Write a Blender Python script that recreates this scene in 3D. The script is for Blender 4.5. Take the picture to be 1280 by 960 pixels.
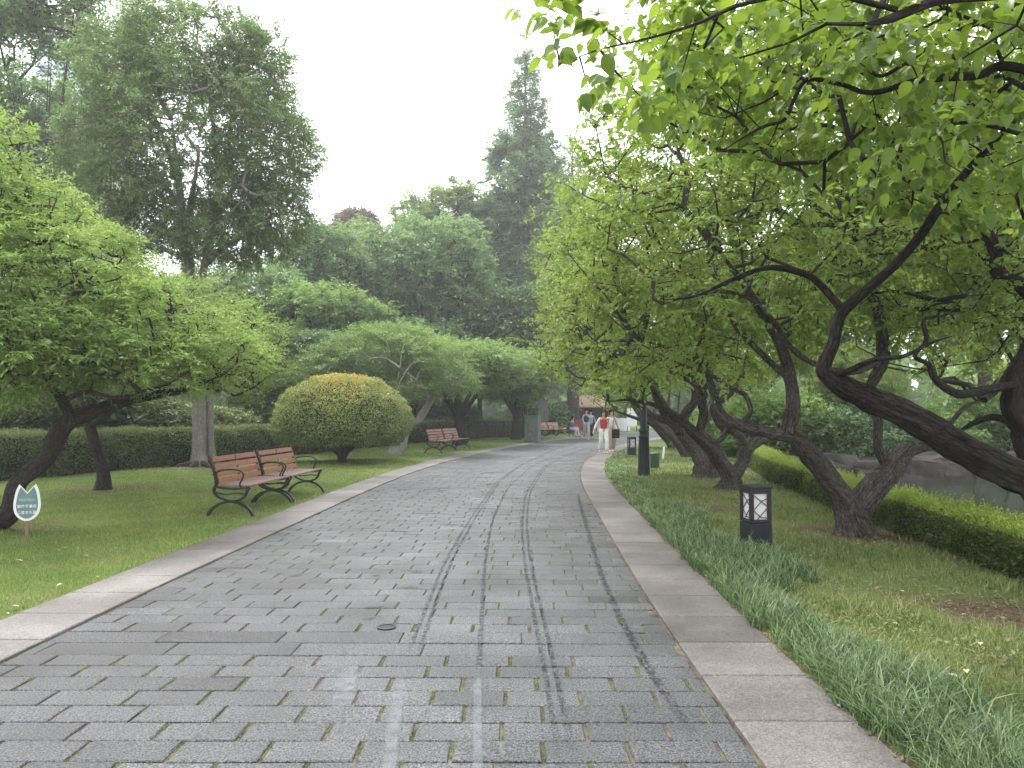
import bpy, bmesh, math, random
import numpy as np
from mathutils import Vector, noise as mnoise

# ------------------------------------------------------------------ camera, world, sun, exposure
S = bpy.context.scene
for o in list(bpy.data.objects): bpy.data.objects.remove(o)
C = S.collection
FPX = 914.0; CH = 1.5; PITCH = math.atan(35/914.0)
cam = bpy.data.objects.new('camera', bpy.data.cameras.new('camera')); C.objects.link(cam)
cam.location = (0, 0, CH); cam.rotation_euler = (math.pi/2 + PITCH, 0, 0)
cam.data.sensor_width = 36; cam.data.lens = FPX/1280*36; cam.data.clip_end = 2000; cam.data.clip_start = 0.05
S.camera = cam
W = bpy.data.worlds.new('World'); S.world = W; W.use_nodes = True
nt = W.node_tree; nt.nodes.clear()
out = nt.nodes.new('ShaderNodeOutputWorld'); bg = nt.nodes.new('ShaderNodeBackground')
sky = nt.nodes.new('ShaderNodeTexSky'); sky.sky_type = 'NISHITA'; sky.sun_disc = False
SUN_EL, SUN_ROT = math.radians(58), math.radians(-35)
sky.sun_elevation = SUN_EL; sky.sun_rotation = SUN_ROT; sky.air_density = 1.0; sky.dust_density = 4.0; sky.ozone_density = 1.0
hs = nt.nodes.new('ShaderNodeHueSaturation'); hs.inputs['Saturation'].default_value = 0.10
mixw = nt.nodes.new('ShaderNodeMixRGB'); mixw.blend_type = 'MIX'; mixw.inputs[0].default_value = 0.55   # even cloud layer
mixw.inputs[2].default_value = (9.2, 9.4, 9.8, 1)
nt.links.new(sky.outputs[0], hs.inputs['Color']); nt.links.new(hs.outputs[0], mixw.inputs[1])
nt.links.new(mixw.outputs[0], bg.inputs[0]); bg.inputs[1].default_value = 0.15
nt.links.new(bg.outputs[0], out.inputs[0])
sl = bpy.data.lights.new('sun', 'SUN'); sl.energy = 1.5; sl.angle = math.radians(14); sl.color = (1.0, 0.95, 0.88)
so = bpy.data.objects.new('sun', sl); C.objects.link(so)
sd = Vector((math.sin(SUN_ROT)*math.cos(SUN_EL), math.cos(SUN_ROT)*math.cos(SUN_EL), math.sin(SUN_EL)))
so.rotation_euler = sd.to_track_quat('Z', 'Y').to_euler()
S.view_settings.view_transform = 'Standard'; S.view_settings.look = 'None'
S.view_settings.exposure = 1.42; S.view_settings.gamma = 1
S.render.engine = 'CYCLES'
S.cycles.max_bounces = 8; S.cycles.diffuse_bounces = 4; S.cycles.transmission_bounces = 4; S.cycles.transparent_max_bounces = 8
S.cycles.volume_bounces = 0

# ------------------------------------------------------------------ helpers
rng = np.random.default_rng(7)
def P(px, py, Y):
    v = (480-py)/FPX; h = (px-640)/FPX
    dy = math.cos(PITCH)-v*math.sin(PITCH); dz = math.sin(PITCH)+v*math.cos(PITCH)
    return np.array([h/dy*Y, Y, CH+dz/dy*Y])
def tag(o, label=None, cat=None, group=None, kind=None):
    if label: o['label'] = label
    if cat: o['category'] = cat
    if group: o['group'] = group
    if kind: o['kind'] = kind
    return o
def empty(name, loc, label, cat, group=None, rz=0):
    o = bpy.data.objects.new(name, None); C.objects.link(o); o.location = [float(v) for v in loc]; o.rotation_euler = (0, 0, rz)
    o.empty_display_size = 0.3
    return tag(o, label, cat, group)
def link(name, me, mat, parent=None):
    o = bpy.data.objects.new(name, me); C.objects.link(o)
    if mat is not None: me.materials.append(mat)
    if parent is not None: o.parent = parent
    return o
def copy_tree(o, parent=None):
    c = o.copy(); C.objects.link(c)
    if parent is not None: c.parent = parent
    for ch in [x for x in bpy.data.objects if x.parent == o]: copy_tree(ch, c)
    return c
def np_mesh(name, V, F, attrs=None, smooth=False, F2=None):
    """V (n,3); F (m,k) one polygon size, F2 optional second array"""
    me = bpy.data.meshes.new(name)
    V = np.asarray(V, np.float32)
    me.vertices.add(len(V)); me.vertices.foreach_set('co', V.ravel())
    arrs = [np.asarray(a, np.int32) for a in (F, F2) if a is not None and len(a)]
    loops = np.concatenate([a.ravel() for a in arrs])
    totals = np.concatenate([np.full(len(a), a.shape[1], np.int32) for a in arrs])
    starts = np.concatenate([[0], np.cumsum(totals)[:-1]]).astype(np.int32)
    me.loops.add(len(loops)); me.loops.foreach_set('vertex_index', loops)
    me.polygons.add(len(totals)); me.polygons.foreach_set('loop_start', starts)
    me.polygons.foreach_set('use_smooth', np.full(len(totals), bool(smooth)))
    if attrs:
        for k, a in attrs.items():
            at = me.attributes.new(k, 'FLOAT', 'POINT'); at.data.foreach_set('value', np.asarray(a, np.float32))
    me.update(calc_edges=True)
    return me
def norm(a): return a/np.maximum(np.linalg.norm(a, axis=-1, keepdims=True), 1e-9)

class MB:
    """collects boxes / bars / tubes / prisms into one mesh"""
    def __init__(s): s.V = []; s.F = []
    def add(s, V, F):
        n = len(s.V); s.V += [tuple(map(float, v)) for v in V]; s.F += [tuple(i+n for i in f) for f in F]
    def box(s, c, d, rz=0, bev=0.0):
        hx, hy, hz = d[0]/2, d[1]/2, d[2]/2
        b = min(bev, hx*.9, hy*.9, hz*.9)
        if b <= 0:
            vs = [(x, y, z) for x in (-hx, hx) for y in (-hy, hy) for z in (-hz, hz)]
            fs = [(0,1,3,2), (4,6,7,5), (0,4,5,1), (2,3,7,6), (0,2,6,4), (1,5,7,3)]
        else:
            bm = bmesh.new(); bmesh.ops.create_cube(bm, size=1)
            for v in bm.verts: v.co = Vector((v.co.x*2*hx, v.co.y*2*hy, v.co.z*2*hz))
            bmesh.ops.bevel(bm, geom=list(bm.edges), offset=b, segments=2, affect='EDGES', profile=.6)
            bm.verts.index_update(); vs = [tuple(v.co) for v in bm.verts]; fs = [[v.index for v in f.verts] for f in bm.faces]; bm.free()
        ca, sa = math.cos(rz), math.sin(rz)
        s.add([(c[0]+x*ca-y*sa, c[1]+x*sa+y*ca, c[2]+z) for x, y, z in vs], fs)
    def tube(s, pts, r, k=8, flat=1.0, up=None, cap=True):
        pts = [np.array(p, float) for p in pts]; n = len(pts)
        rr = r if hasattr(r, '__len__') else [r]*n
        V = []; F = []; u = None
        for i in range(n):
            d = pts[min(i+1, n-1)]-pts[max(i-1, 0)]; d /= max(np.linalg.norm(d), 1e-9)
            if u is None:
                ref = np.array(up if up is not None else ((0, 0, 1) if abs(d[2]) < .9 else (1, 0, 0)), float)
                u = ref-d*ref.dot(d)
            else: u = u-d*u.dot(d)
            u /= max(np.linalg.norm(u), 1e-9); w = np.cross(d, u)
            for j in range(k):
                a = 2*math.pi*j/k
                V.append(pts[i]+rr[i]*(u*math.cos(a)+w*math.sin(a)*flat))
        for i in range(n-1):
            for j in range(k):
                F.append((i*k+j, i*k+(j+1) % k, (i+1)*k+(j+1) % k, (i+1)*k+j))
        if cap: F.append(tuple(range(k))[::-1]); F.append(tuple((n-1)*k+j for j in range(k)))
        s.add(V, F)
    def lathe(s, prof, c=(0, 0, 0), k=24, cap=True):
        V = []; F = []
        for r, z in prof:
            for j in range(k):
                a = 2*math.pi*j/k; V.append((c[0]+r*math.cos(a), c[1]+r*math.sin(a), c[2]+z))
        for i in range(len(prof)-1):
            for j in range(k): F.append((i*k+j, i*k+(j+1) % k, (i+1)*k+(j+1) % k, (i+1)*k+j))
        if cap: F.append(tuple(range(k))[::-1]); F.append(tuple((len(prof)-1)*k+j for j in range(k)))
        s.add(V, F)
    def build(s, name, mat, parent=None, smooth=False):
        me = bpy.data.meshes.new(name); me.from_pydata(s.V, [], s.F); me.update()
        if smooth:
            me.polygons.foreach_set('use_smooth', np.ones(len(me.polygons), bool))
        return link(name, me, mat, parent)

# ------------------------------------------------------------------ materials
def mat_new(name):
    m = bpy.data.materials.new(name); m.use_nodes = True; n = m.node_tree.nodes; b = n['Principled BSDF']; return m, m.node_tree, b
def rgb(c): return (c[0], c[1], c[2], 1)
def simple(name, col, rough=.6, metal=0, spec=.5, var=.12, scale=12, bump=0):
    m, t, b = mat_new(name); N = t.nodes; L = t.links
    tc = N.new('ShaderNodeTexCoord'); nz = N.new('ShaderNodeTexNoise'); nz.inputs['Scale'].default_value = scale; nz.inputs['Detail'].default_value = 5
    L.new(tc.outputs['Object'], nz.inputs['Vector'])
    r = N.new('ShaderNodeValToRGB'); e = r.color_ramp.elements
    e[0].position = .3; e[1].position = .7
    e[0].color = rgb([x*(1-var) for x in col]); e[1].color = rgb([min(1, x*(1+var)) for x in col])
    L.new(nz.outputs[0], r.inputs[0]); L.new(r.outputs[0], b.inputs['Base Color'])
    b.inputs['Roughness'].default_value = rough; b.inputs['Metallic'].default_value = metal; b.inputs['Specular IOR Level'].default_value = spec
    if bump:
        bp = N.new('ShaderNodeBump'); bp.inputs['Strength'].default_value = bump; bp.inputs['Distance'].default_value = .01
        L.new(nz.outputs[0], bp.inputs['Height']); L.new(bp.outputs[0], b.inputs['Normal'])
    return m
def leaf_mat(name, dark, light, trans=(.25, .4, .05), tw=.4, rough=.45, spec=.4):
    m, t, b = mat_new(name); N = t.nodes; L = t.links
    at = N.new('ShaderNodeAttribute'); at.attribute_name = 'tint'
    r = N.new('ShaderNodeValToRGB'); e = r.color_ramp.elements
    e[0].color = rgb(dark); e[1].color = rgb(light)
    L.new(at.outputs['Fac'], r.inputs[0]); L.new(r.outputs[0], b.inputs['Base Color'])
    b.inputs['Roughness'].default_value = rough; b.inputs['Specular IOR Level'].default_value = spec
    tr = N.new('ShaderNodeBsdfTranslucent'); mx = N.new('ShaderNodeMixShader'); mx.inputs[0].default_value = tw
    mc = N.new('ShaderNodeMixRGB'); mc.blend_type = 'MULTIPLY'; mc.inputs[0].default_value = 0
    r2 = N.new('ShaderNodeValToRGB'); e = r2.color_ramp.elements
    e[0].color = rgb([x*.55 for x in trans]); e[1].color = rgb(trans)
    L.new(at.outputs['Fac'], r2.inputs[0]); L.new(r2.outputs[0], tr.inputs[0])
    L.new(b.outputs[0], mx.inputs[1]); L.new(tr.outputs[0], mx.inputs[2])
    L.new(mx.outputs[0], N['Material Output'].inputs[0])
    return m
def bark_mat(name, c1, c2, moss=0.0, scale=1.0):
    m, t, b = mat_new(name); N = t.nodes; L = t.links
    tc = N.new('ShaderNodeTexCoord'); ba = N.new('ShaderNodeAttribute'); ba.attribute_name = 'bco'
    def mapped(sx, sz):
        mp = N.new('ShaderNodeMapping'); mp.inputs['Scale'].default_value = (sx*scale, sx*scale, sz*scale); L.new(ba.outputs['Vector'], mp.inputs[0]); return mp
    nz = N.new('ShaderNodeTexNoise'); nz.inputs['Scale'].default_value = 1; nz.inputs['Detail'].default_value = 9; nz.inputs['Roughness'].default_value = .72; nz.inputs['Distortion'].default_value = .8
    L.new(mapped(26, 6).outputs[0], nz.inputs['Vector'])
    vo = N.new('ShaderNodeTexVoronoi'); vo.feature = 'DISTANCE_TO_EDGE'; vo.inputs['Scale'].default_value = 1
    ds_ = N.new('ShaderNodeVectorMath'); ds_.operation = 'ADD'; sc_ = N.new('ShaderNodeVectorMath'); sc_.operation = 'SCALE'; sc_.inputs['Scale'].default_value = 1.6
    L.new(nz.outputs['Color'], sc_.inputs[0]); L.new(mapped(34, 11).outputs[0], ds_.inputs[0]); L.new(sc_.outputs[0], ds_.inputs[1]); L.new(ds_.outputs[0], vo.inputs['Vector'])
    cr = N.new('ShaderNodeMapRange'); cr.inputs[1].default_value = 0; cr.inputs[2].default_value = .22; L.new(vo.outputs['Distance'], cr.inputs[0])
    fine = N.new('ShaderNodeTexNoise'); fine.inputs['Scale'].default_value = 70; fine.inputs['Detail'].default_value = 5; L.new(tc.outputs['Object'], fine.inputs['Vector'])
    mu = N.new('ShaderNodeMath'); mu.operation = 'MULTIPLY'; L.new(nz.outputs[0], mu.inputs[0])
    ml = N.new('ShaderNodeMapRange'); ml.inputs[3].default_value = .62; ml.inputs[4].default_value = 1.05; L.new(cr.outputs[0], ml.inputs[0]); L.new(ml.outputs[0], mu.inputs[1])
    ad = N.new('ShaderNodeMath'); ad.operation = 'MULTIPLY_ADD'; L.new(fine.outputs[0], ad.inputs[0]); ad.inputs[1].default_value = .22; L.new(mu.outputs[0], ad.inputs[2])
    r = N.new('ShaderNodeValToRGB'); e = r.color_ramp.elements; e[0].position = .36; e[1].position = .72
    e[0].color = rgb(c1); e[1].color = rgb(c2)
    L.new(ad.outputs[0], r.inputs[0])
    n2 = N.new('ShaderNodeTexNoise'); n2.inputs['Scale'].default_value = 2.6; n2.inputs['Detail'].default_value = 7; n2.inputs['Roughness'].default_value = .7
    L.new(tc.outputs['Object'], n2.inputs['Vector'])
    r3 = N.new('ShaderNodeValToRGB'); e = r3.color_ramp.elements; e[0].position = .54; e[1].position = .68; e[0].color = (0, 0, 0, 1); e[1].color = (moss, moss, moss, 1)
    L.new(n2.outputs[0], r3.inputs[0])
    mx = N.new('ShaderNodeMixRGB'); L.new(r3.outputs[0], mx.inputs[0]); L.new(r.outputs[0], mx.inputs[1]); mx.inputs[2].default_value = (.06, .08, .035, 1)
    L.new(mx.outputs[0], b.inputs['Base Color']); b.inputs['Roughness'].default_value = .9; b.inputs['Specular IOR Level'].default_value = .25
    bp = N.new('ShaderNodeBump'); bp.inputs['Strength'].default_value = 1; bp.inputs['Distance'].default_value = .045
    L.new(ad.outputs[0], bp.inputs['Height']); L.new(bp.outputs[0], b.inputs['Normal'])
    return m

M = {}
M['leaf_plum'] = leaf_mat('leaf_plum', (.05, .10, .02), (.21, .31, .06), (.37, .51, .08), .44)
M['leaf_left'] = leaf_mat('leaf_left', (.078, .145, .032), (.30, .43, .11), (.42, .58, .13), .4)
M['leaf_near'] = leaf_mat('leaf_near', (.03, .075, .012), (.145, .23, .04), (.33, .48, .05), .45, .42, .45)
M['leaf_camphor'] = leaf_mat('leaf_camphor', (.06, .11, .042), (.24, .33, .14), (.30, .44, .13), .34, .38)
M['leaf_mid'] = leaf_mat('leaf_mid', (.06, .125, .034), (.24, .37, .11), (.34, .50, .12), .36)
M['leaf_dark'] = leaf_mat('leaf_dark', (.032, .075, .026), (.16, .25, .10), (.18, .30, .08), .25)
M['leaf_grey'] = leaf_mat('leaf_grey', (.07, .135, .05), (.28, .41, .17), (.32, .48, .16), .34)
M['leaf_lime'] = leaf_mat('leaf_lime', (.10, .16, .04), (.26, .36, .10), (.36, .48, .12), .35)
M['leaf_conifer'] = leaf_mat('leaf_conifer', (.085, .14, .075), (.27, .37, .19), (.30, .44, .18), .32)
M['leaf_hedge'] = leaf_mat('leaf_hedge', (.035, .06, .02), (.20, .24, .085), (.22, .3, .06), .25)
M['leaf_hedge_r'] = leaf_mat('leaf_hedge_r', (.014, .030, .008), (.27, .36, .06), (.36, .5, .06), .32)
M['leaf_brown'] = leaf_mat('leaf_brown', (.10, .08, .05), (.28, .23, .15), (.2, .15, .08), .2)
M['grass'] = leaf_mat('grass_blades', (.07, .13, .026), (.36, .44, .12), (.24, .38, .06), .3, .6, .25)
M['grass_r'] = leaf_mat('grass_rough', (.05, .095, .02), (.36, .37, .15), (.2, .3, .06), .25, .6, .25)
M['liriope'] = leaf_mat('liriope_blades', (.022, .058, .020), (.25, .35, .155), (.16, .28, .06), .22, .4, .5)
M['bark_dark'] = bark_mat('bark_dark', (.005, .004, .0038), (.055, .043, .038), .35)
M['bark_grey'] = bark_mat('bark_grey', (.018, .015, .013), (.15, .128, .112), .4)
M['bark_left'] = bark_mat('bark_left', (.012, .0095, .009), (.085, .068, .06), .3)
M['bark_pale'] = bark_mat('bark_pale', (.22, .21, .18), (.40, .38, .34), .15, .6)
M['bark_camphor'] = bark_mat('bark_camphor', (.13, .12, .105), (.26, .245, .22), .15, .6)
M['bark_brown'] = bark_mat('bark_brown', (.03, .024, .02), (.10, .08, .065), .2)

# topiary: tint ramp green -> yellow -> orange new growth
m, t, b = mat_new('leaf_topiary'); N = t.nodes; L = t.links
at = N.new('ShaderNodeAttribute'); at.attribute_name = 'tint'
r = N.new('ShaderNodeValToRGB'); cr = r.color_ramp
cr.elements[0].color = (.05, .10, .03, 1); cr.elements[1].color = (.55, .36, .10, 1)
e = cr.elements.new(.45); e.color = (.24, .31, .08, 1); e = cr.elements.new(.75); e.color = (.52, .48, .11, 1)
L.new(at.outputs['Fac'], r.inputs[0]); L.new(r.outputs[0], b.inputs['Base Color']); b.inputs['Roughness'].default_value = .45
tr = N.new('ShaderNodeBsdfTranslucent'); mx = N.new('ShaderNodeMixShader'); mx.inputs[0].default_value = .25
L.new(r.outputs[0], tr.inputs[0]); L.new(b.outputs[0], mx.inputs[1]); L.new(tr.outputs[0], mx.inputs[2]); L.new(mx.outputs[0], N['Material Output'].inputs[0])
M['leaf_topiary'] = m

def granite(name, c1, c2, attr=True, wear=None, bump=.35, speck=260):
    m, t, b = mat_new(name); N = t.nodes; L = t.links
    tc = N.new('ShaderNodeTexCoord')
    n1 = N.new('ShaderNodeTexNoise'); n1.inputs['Scale'].default_value = speck; n1.inputs['Detail'].default_value = 3; n1.inputs['Roughness'].default_value = .8
    n2 = N.new('ShaderNodeTexNoise'); n2.inputs['Scale'].default_value = 1.3; n2.inputs['Detail'].default_value = 6
    n3 = N.new('ShaderNodeTexNoise'); n3.inputs['Scale'].default_value = 34; n3.inputs['Detail'].default_value = 4
    for n in (n1, n2, n3): L.new(tc.outputs['Object'], n.inputs['Vector'])
    r = N.new('ShaderNodeValToRGB'); e = r.color_ramp.elements; e[0].position = .40; e[1].position = .60
    e[0].color = rgb(c1); e[1].color = rgb(c2); L.new(n1.outputs[0], r.inputs[0])
    # blotches
    r2 = N.new('ShaderNodeValToRGB'); e = r2.color_ramp.elements; e[0].position = .3; e[1].position = .72
    e[0].color = (.62, .62, .62, 1); e[1].color = (1.28, 1.28, 1.28, 1); L.new(n2.outputs[0], r2.inputs[0])
    m1 = N.new('ShaderNodeMixRGB'); m1.blend_type = 'MULTIPLY'; m1.inputs[0].default_value = 1
    L.new(r.outputs[0], m1.inputs[1]); L.new(r2.outputs[0], m1.inputs[2])
    r3 = N.new('ShaderNodeValToRGB'); e = r3.color_ramp.elements; e[0].position = .35; e[1].position = .65
    e[0].color = (.86, .86, .86, 1); e[1].color = (1.1, 1.1, 1.1, 1); L.new(n3.outputs[0], r3.inputs[0])
    m2 = N.new('ShaderNodeMixRGB'); m2.blend_type = 'MULTIPLY'; m2.inputs[0].default_value = 1
    L.new(m1.outputs[0], m2.inputs[1]); L.new(r3.outputs[0], m2.inputs[2])
    last = m2.outputs[0]
    if attr:
        at = N.new('ShaderNodeAttribute'); at.attribute_name = 'tint'
        mm = N.new('ShaderNodeMath'); mm.operation = 'MULTIPLY_ADD'; mm.inputs[1].default_value = 1.0; mm.inputs[2].default_value = 0.5
        L.new(at.outputs['Fac'], mm.inputs[0])
        m3 = N.new('ShaderNodeMixRGB'); m3.blend_type = 'MULTIPLY'; m3.inputs[0].default_value = 1
        L.new(last, m3.inputs[1]); L.new(mm.outputs[0], m3.inputs[2]); last = m3.outputs[0]
    L.new(last, b.inputs['Base Color']); b.inputs['Roughness'].default_value = .62; b.inputs['Specular IOR Level'].default_value = .38
    rr = N.new('ShaderNodeMapRange'); rr.inputs[3].default_value = .40; rr.inputs[4].default_value = .72; L.new(n2.outputs[0], rr.inputs[0]); L.new(rr.outputs[0], b.inputs['Roughness'])
    bp = N.new('ShaderNodeBump'); bp.inputs['Strength'].default_value = bump; bp.inputs['Distance'].default_value = .004
    ad = N.new('ShaderNodeMath'); L.new(n1.outputs[0], ad.inputs[0]); L.new(n3.outputs[0], ad.inputs[1])
    L.new(ad.outputs[0], bp.inputs['Height']); L.new(bp.outputs[0], b.inputs['Normal'])
    return m
M['paver'] = granite('paver_granite', (.010, .0105, .012), (.150, .152, .162), True, bump=1.0, speck=95)
M['kerb'] = granite('kerb_granite', (.085, .077, .074), (.205, .186, .178), True, bump=.4, speck=110)

def film(name, col, thresh, white=False, soft=.16, sc=16):
    m, t, b = mat_new(name); N = t.nodes; L = t.links
    tc = N.new('ShaderNodeTexCoord'); n1 = N.new('ShaderNodeTexNoise'); n1.inputs['Scale'].default_value = sc; n1.inputs['Detail'].default_value = 6
    L.new(tc.outputs['Object'], n1.inputs['Vector'])
    r = N.new('ShaderNodeValToRGB'); e = r.color_ramp.elements; e[0].position = thresh; e[1].position = thresh+soft
    e[0].color = (0, 0, 0, 1); e[1].color = (1, 1, 1, 1); L.new(n1.outputs[0], r.inputs[0])
    at = N.new('ShaderNodeAttribute'); at.attribute_name = 'tint'
    mu = N.new('ShaderNodeMath'); mu.operation = 'MULTIPLY'; L.new(r.outputs[0], mu.inputs[0]); L.new(at.outputs['Fac'], mu.inputs[1])
    tr = N.new('ShaderNodeBsdfTransparent')
    if white:
        d = N.new('ShaderNodeBsdfDiffuse'); d.inputs[0].default_value = rgb(col)
    else:
        d = N.new('ShaderNodeBsdfTransparent'); d.inputs[0].default_value = rgb(col)
    mx = N.new('ShaderNodeMixShader'); L.new(mu.outputs[0], mx.inputs[0]); L.new(tr.outputs[0], mx.inputs[1]); L.new(d.outputs[0], mx.inputs[2])
    L.new(mx.outputs[0], N['Material Output'].inputs[0]); return m
M['wet'] = film('wet_track_film', (.63, .64, .65), .42, False, .12, 30)
M['chalk'] = film('chalk_track_film', (.25, .26, .28), .22, True, .85, 12)

def ground_mat():
    m, t, b = mat_new('ground_soil_and_turf'); N = t.nodes; L = t.links
    tc = N.new('ShaderNodeTexCoord')
    def nz(s, d=6):
        n = N.new('ShaderNodeTexNoise'); n.inputs['Scale'].default_value = s; n.inputs['Detail'].default_value = d; n.inputs['Roughness'].default_value = .65
        L.new(tc.outputs['Object'], n.inputs['Vector']); return n
    def ramp(n, p0, c0, p1, c1):
        r = N.new('ShaderNodeValToRGB'); e = r.color_ramp.elements; e[0].position = p0; e[1].position = p1; e[0].color = rgb(c0); e[1].color = rgb(c1); L.new(n.outputs[0], r.inputs[0]); return r
    fine = nz(55); mid = nz(1.1); bare = N.new('ShaderNodeAttribute'); bare.attribute_name = 'bare'
    g = ramp(fine, .3, (.045, .075, .02), .7, (.17, .23, .065))
    y = ramp(fine, .3, (.10, .095, .035), .7, (.26, .25, .11))
    sel = ramp(mid, .45, (0, 0, 0), .66, (.75, .75, .75))
    m1 = N.new('ShaderNodeMixRGB'); L.new(sel.outputs[0], m1.inputs[0]); L.new(g.outputs[0], m1.inputs[1]); L.new(y.outputs[0], m1.inputs[2])
    soil = ramp(nz(38), .3, (.045, .028, .018), .7, (.17, .11, .075))
    m2 = N.new('ShaderNodeMixRGB'); L.new(bare.outputs['Fac'], m2.inputs[0]); L.new(m1.outputs[0], m2.inputs[1]); L.new(soil.outputs[0], m2.inputs[2])
    L.new(m2.outputs[0], b.inputs['Base Color']); b.inputs['Roughness'].default_value = .95; b.inputs['Specular IOR Level'].default_value = .15
    bp = N.new('ShaderNodeBump'); bp.inputs['Strength'].default_value = .8; bp.inputs['Distance'].default_value = .03
    L.new(fine.outputs[0], bp.inputs['Height']); L.new(bp.outputs[0], b.inputs['Normal'])
    return m
M['ground'] = ground_mat()
def joint_mat():
    m, t, b = mat_new('joint_moss'); N = t.nodes; L = t.links
    tc = N.new('ShaderNodeTexCoord'); n = N.new('ShaderNodeTexNoise'); n.inputs['Scale'].default_value = 9; n.inputs['Detail'].default_value = 8
    L.new(tc.outputs['Object'], n.inputs['Vector'])
    r = N.new('ShaderNodeValToRGB'); cr = r.color_ramp; cr.elements[0].position = .36; cr.elements[1].position = .66
    cr.elements[0].color = (.035, .03, .024, 1); cr.elements[1].color = (.15, .155, .07, 1)
    e = cr.elements.new(.5); e.color = (.10, .08, .055, 1)
    L.new(n.outputs[0], r.inputs[0]); L.new(r.outputs[0], b.inputs['Base Color']); b.inputs['Roughness'].default_value = .95
    n2 = N.new('ShaderNodeTexNoise'); n2.inputs['Scale'].default_value = 150; L.new(tc.outputs['Object'], n2.inputs['Vector'])
    bp = N.new('ShaderNodeBump'); bp.inputs['Strength'].default_value = 1; bp.inputs['Distance'].default_value = .01
    L.new(n2.outputs[0], bp.inputs['Height']); L.new(bp.outputs[0], b.inputs['Normal'])
    return m
M['joint'] = joint_mat()
M['iron'] = simple('black_cast_iron', (.012, .013, .016), .38, .3, .5, .2, 30)
def wood(name, c1, c2, rough=.4):
    m, t, b = mat_new(name); N = t.nodes; L = t.links
    tc = N.new('ShaderNodeTexCoord'); mp = N.new('ShaderNodeMapping'); mp.inputs['Scale'].default_value = (40, 2.5, 40); L.new(tc.outputs['Object'], mp.inputs[0])
    n = N.new('ShaderNodeTexNoise'); n.inputs['Scale'].default_value = 2; n.inputs['Detail'].default_value = 6; L.new(mp.outputs[0], n.inputs['Vector'])
    r = N.new('ShaderNodeValToRGB'); e = r.color_ramp.elements; e[0].position = .3; e[1].position = .7; e[0].color = rgb(c1); e[1].color = rgb(c2)
    L.new(n.outputs[0], r.inputs[0]); L.new(r.outputs[0], b.inputs['Base Color']); b.inputs['Roughness'].default_value = rough
    return m
M['wood_back'] = wood('wood_orange', (.155, .046, .020), (.29, .10, .045))
M['wood_seat'] = wood('wood_weathered', (.15, .082, .07), (.25, .15, .13), .5)
M['lamp_black'] = simple('lamp_black_paint', (.014, .016, .022), .45, .2, .5, .2, 20)
M['lamp_frame'] = simple('lamp_maroon_frame', (.045, .018, .02), .5, 0, .5, .2, 20)
M['opal'] = simple('opal_panel', (.62, .62, .63), .4, 0, .5, .05, 8)
M['green_bin'] = simple('green_plastic', (.02, .075, .045), .5, 0, .4, .15, 10)
M['white'] = simple('white_paint', (.75, .75, .73), .5, 0, .4, .06, 10)
M['sign_teal'] = simple('sign_teal', (.13, .21, .225), .5, 0, .4, .12, 8)
M['sign_pale'] = simple('sign_pale_green', (.30, .46, .36), .5)
M['stake'] = simple('stake_wood', (.23, .14, .11), .8)
M['cabinet'] = simple('weathered_steel', (.13, .15, .13), .5, .3, .5, .25, 5, .2)
M['stone'] = simple('pond_stone', (.062, .054, .048), .85, 0, .3, .35, 2.5, .8)
M['rootstone'] = simple('root_soil', (.22, .17, .13), .9, 0, .2, .4, 12, .8)
M['roof'] = simple('roof_tiles', (.50, .34, .27), .7, 0, .3, .25, 6)
M['darkwood'] = simple('dark_timber', (.035, .028, .03), .7)
M['redwood'] = simple('red_timber', (.22, .05, .035), .6)
M['cloth_white'] = simple('white_cloth', (.55, .58, .6), .8)
M['core'] = simple('opaque_twig_core', (.03, .028, .016), .95, 0, .1, .5, 20, .6)
M['tower'] = simple('far_tower_plaster', (.55, .58, .64), .8)
M['tower_y'] = simple('far_tower_yellow', (.58, .55, .45), .8)
M['tower_glass'] = simple('far_tower_glass', (.25, .3, .38), .25)
M['leaf_fallen'] = simple('fallen_leaf', (.52, .45, .28), .7)
M['leaf_fallen_red'] = simple('fallen_leaf_rust', (.36, .15, .07), .7)

# ------------------------------------------------------------------ the path (centre curve)
cp = np.array([(-1.0, -6), (-1.0, 0), (-1.0, 3), (-1.0, 5), (-.95, 7), (-.84, 9.7), (-.68, 14.2), (-.42, 18), (.15, 22.5), (1.15, 27.3), (2.45, 32.3), (4.3, 38), (7.1, 45), (10.8, 52), (16, 60), (23, 68), (32, 76)], float)
d = np.concatenate([[0], np.cumsum(np.linalg.norm(np.diff(cp, axis=0), axis=1))])
ds = .05; ss = np.arange(0, d[-1], ds)
cx = np.interp(ss, d, cp[:, 0]); cy = np.interp(ss, d, cp[:, 1])
kern = np.exp(-np.linspace(-2.5, 2.5, 81)**2/2); kern /= kern.sum()
def smooth1(a):
    e = np.concatenate([a[0]+(np.arange(-40, 0))*(a[1]-a[0]), a, a[-1]+np.arange(1, 41)*(a[-1]-a[-2])]); return np.convolve(e, kern, 'valid')
for _ in range(2): cx = smooth1(cx); cy = smooth1(cy)
tx = np.gradient(cx); ty = np.gradient(cy); tl = np.hypot(tx, ty); tx /= tl; ty /= tl
SS = np.concatenate([[0], np.cumsum(np.hypot(np.diff(cx), np.diff(cy)))])
SMAX = SS[-1]
def path_pt(s, t):
    x = np.interp(s, SS, cx); y = np.interp(s, SS, cy); ax = np.interp(s, SS, tx); ay = np.interp(s, SS, ty)
    return x+ay*t, y-ax*t          # t > 0 to the right
def path_x(y): return np.interp(y, cy, cx)
def path_t(x, y):                 # signed lateral distance (approx, by y)
    a = np.interp(y, cy, tx); bq = np.interp(y, cy, ty); return (x-path_x(y))*bq
s_at = lambda y: float(np.interp(y, cy, SS))
HW = 2.06; KW = .6
ROAD_END = s_at(70)

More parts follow.
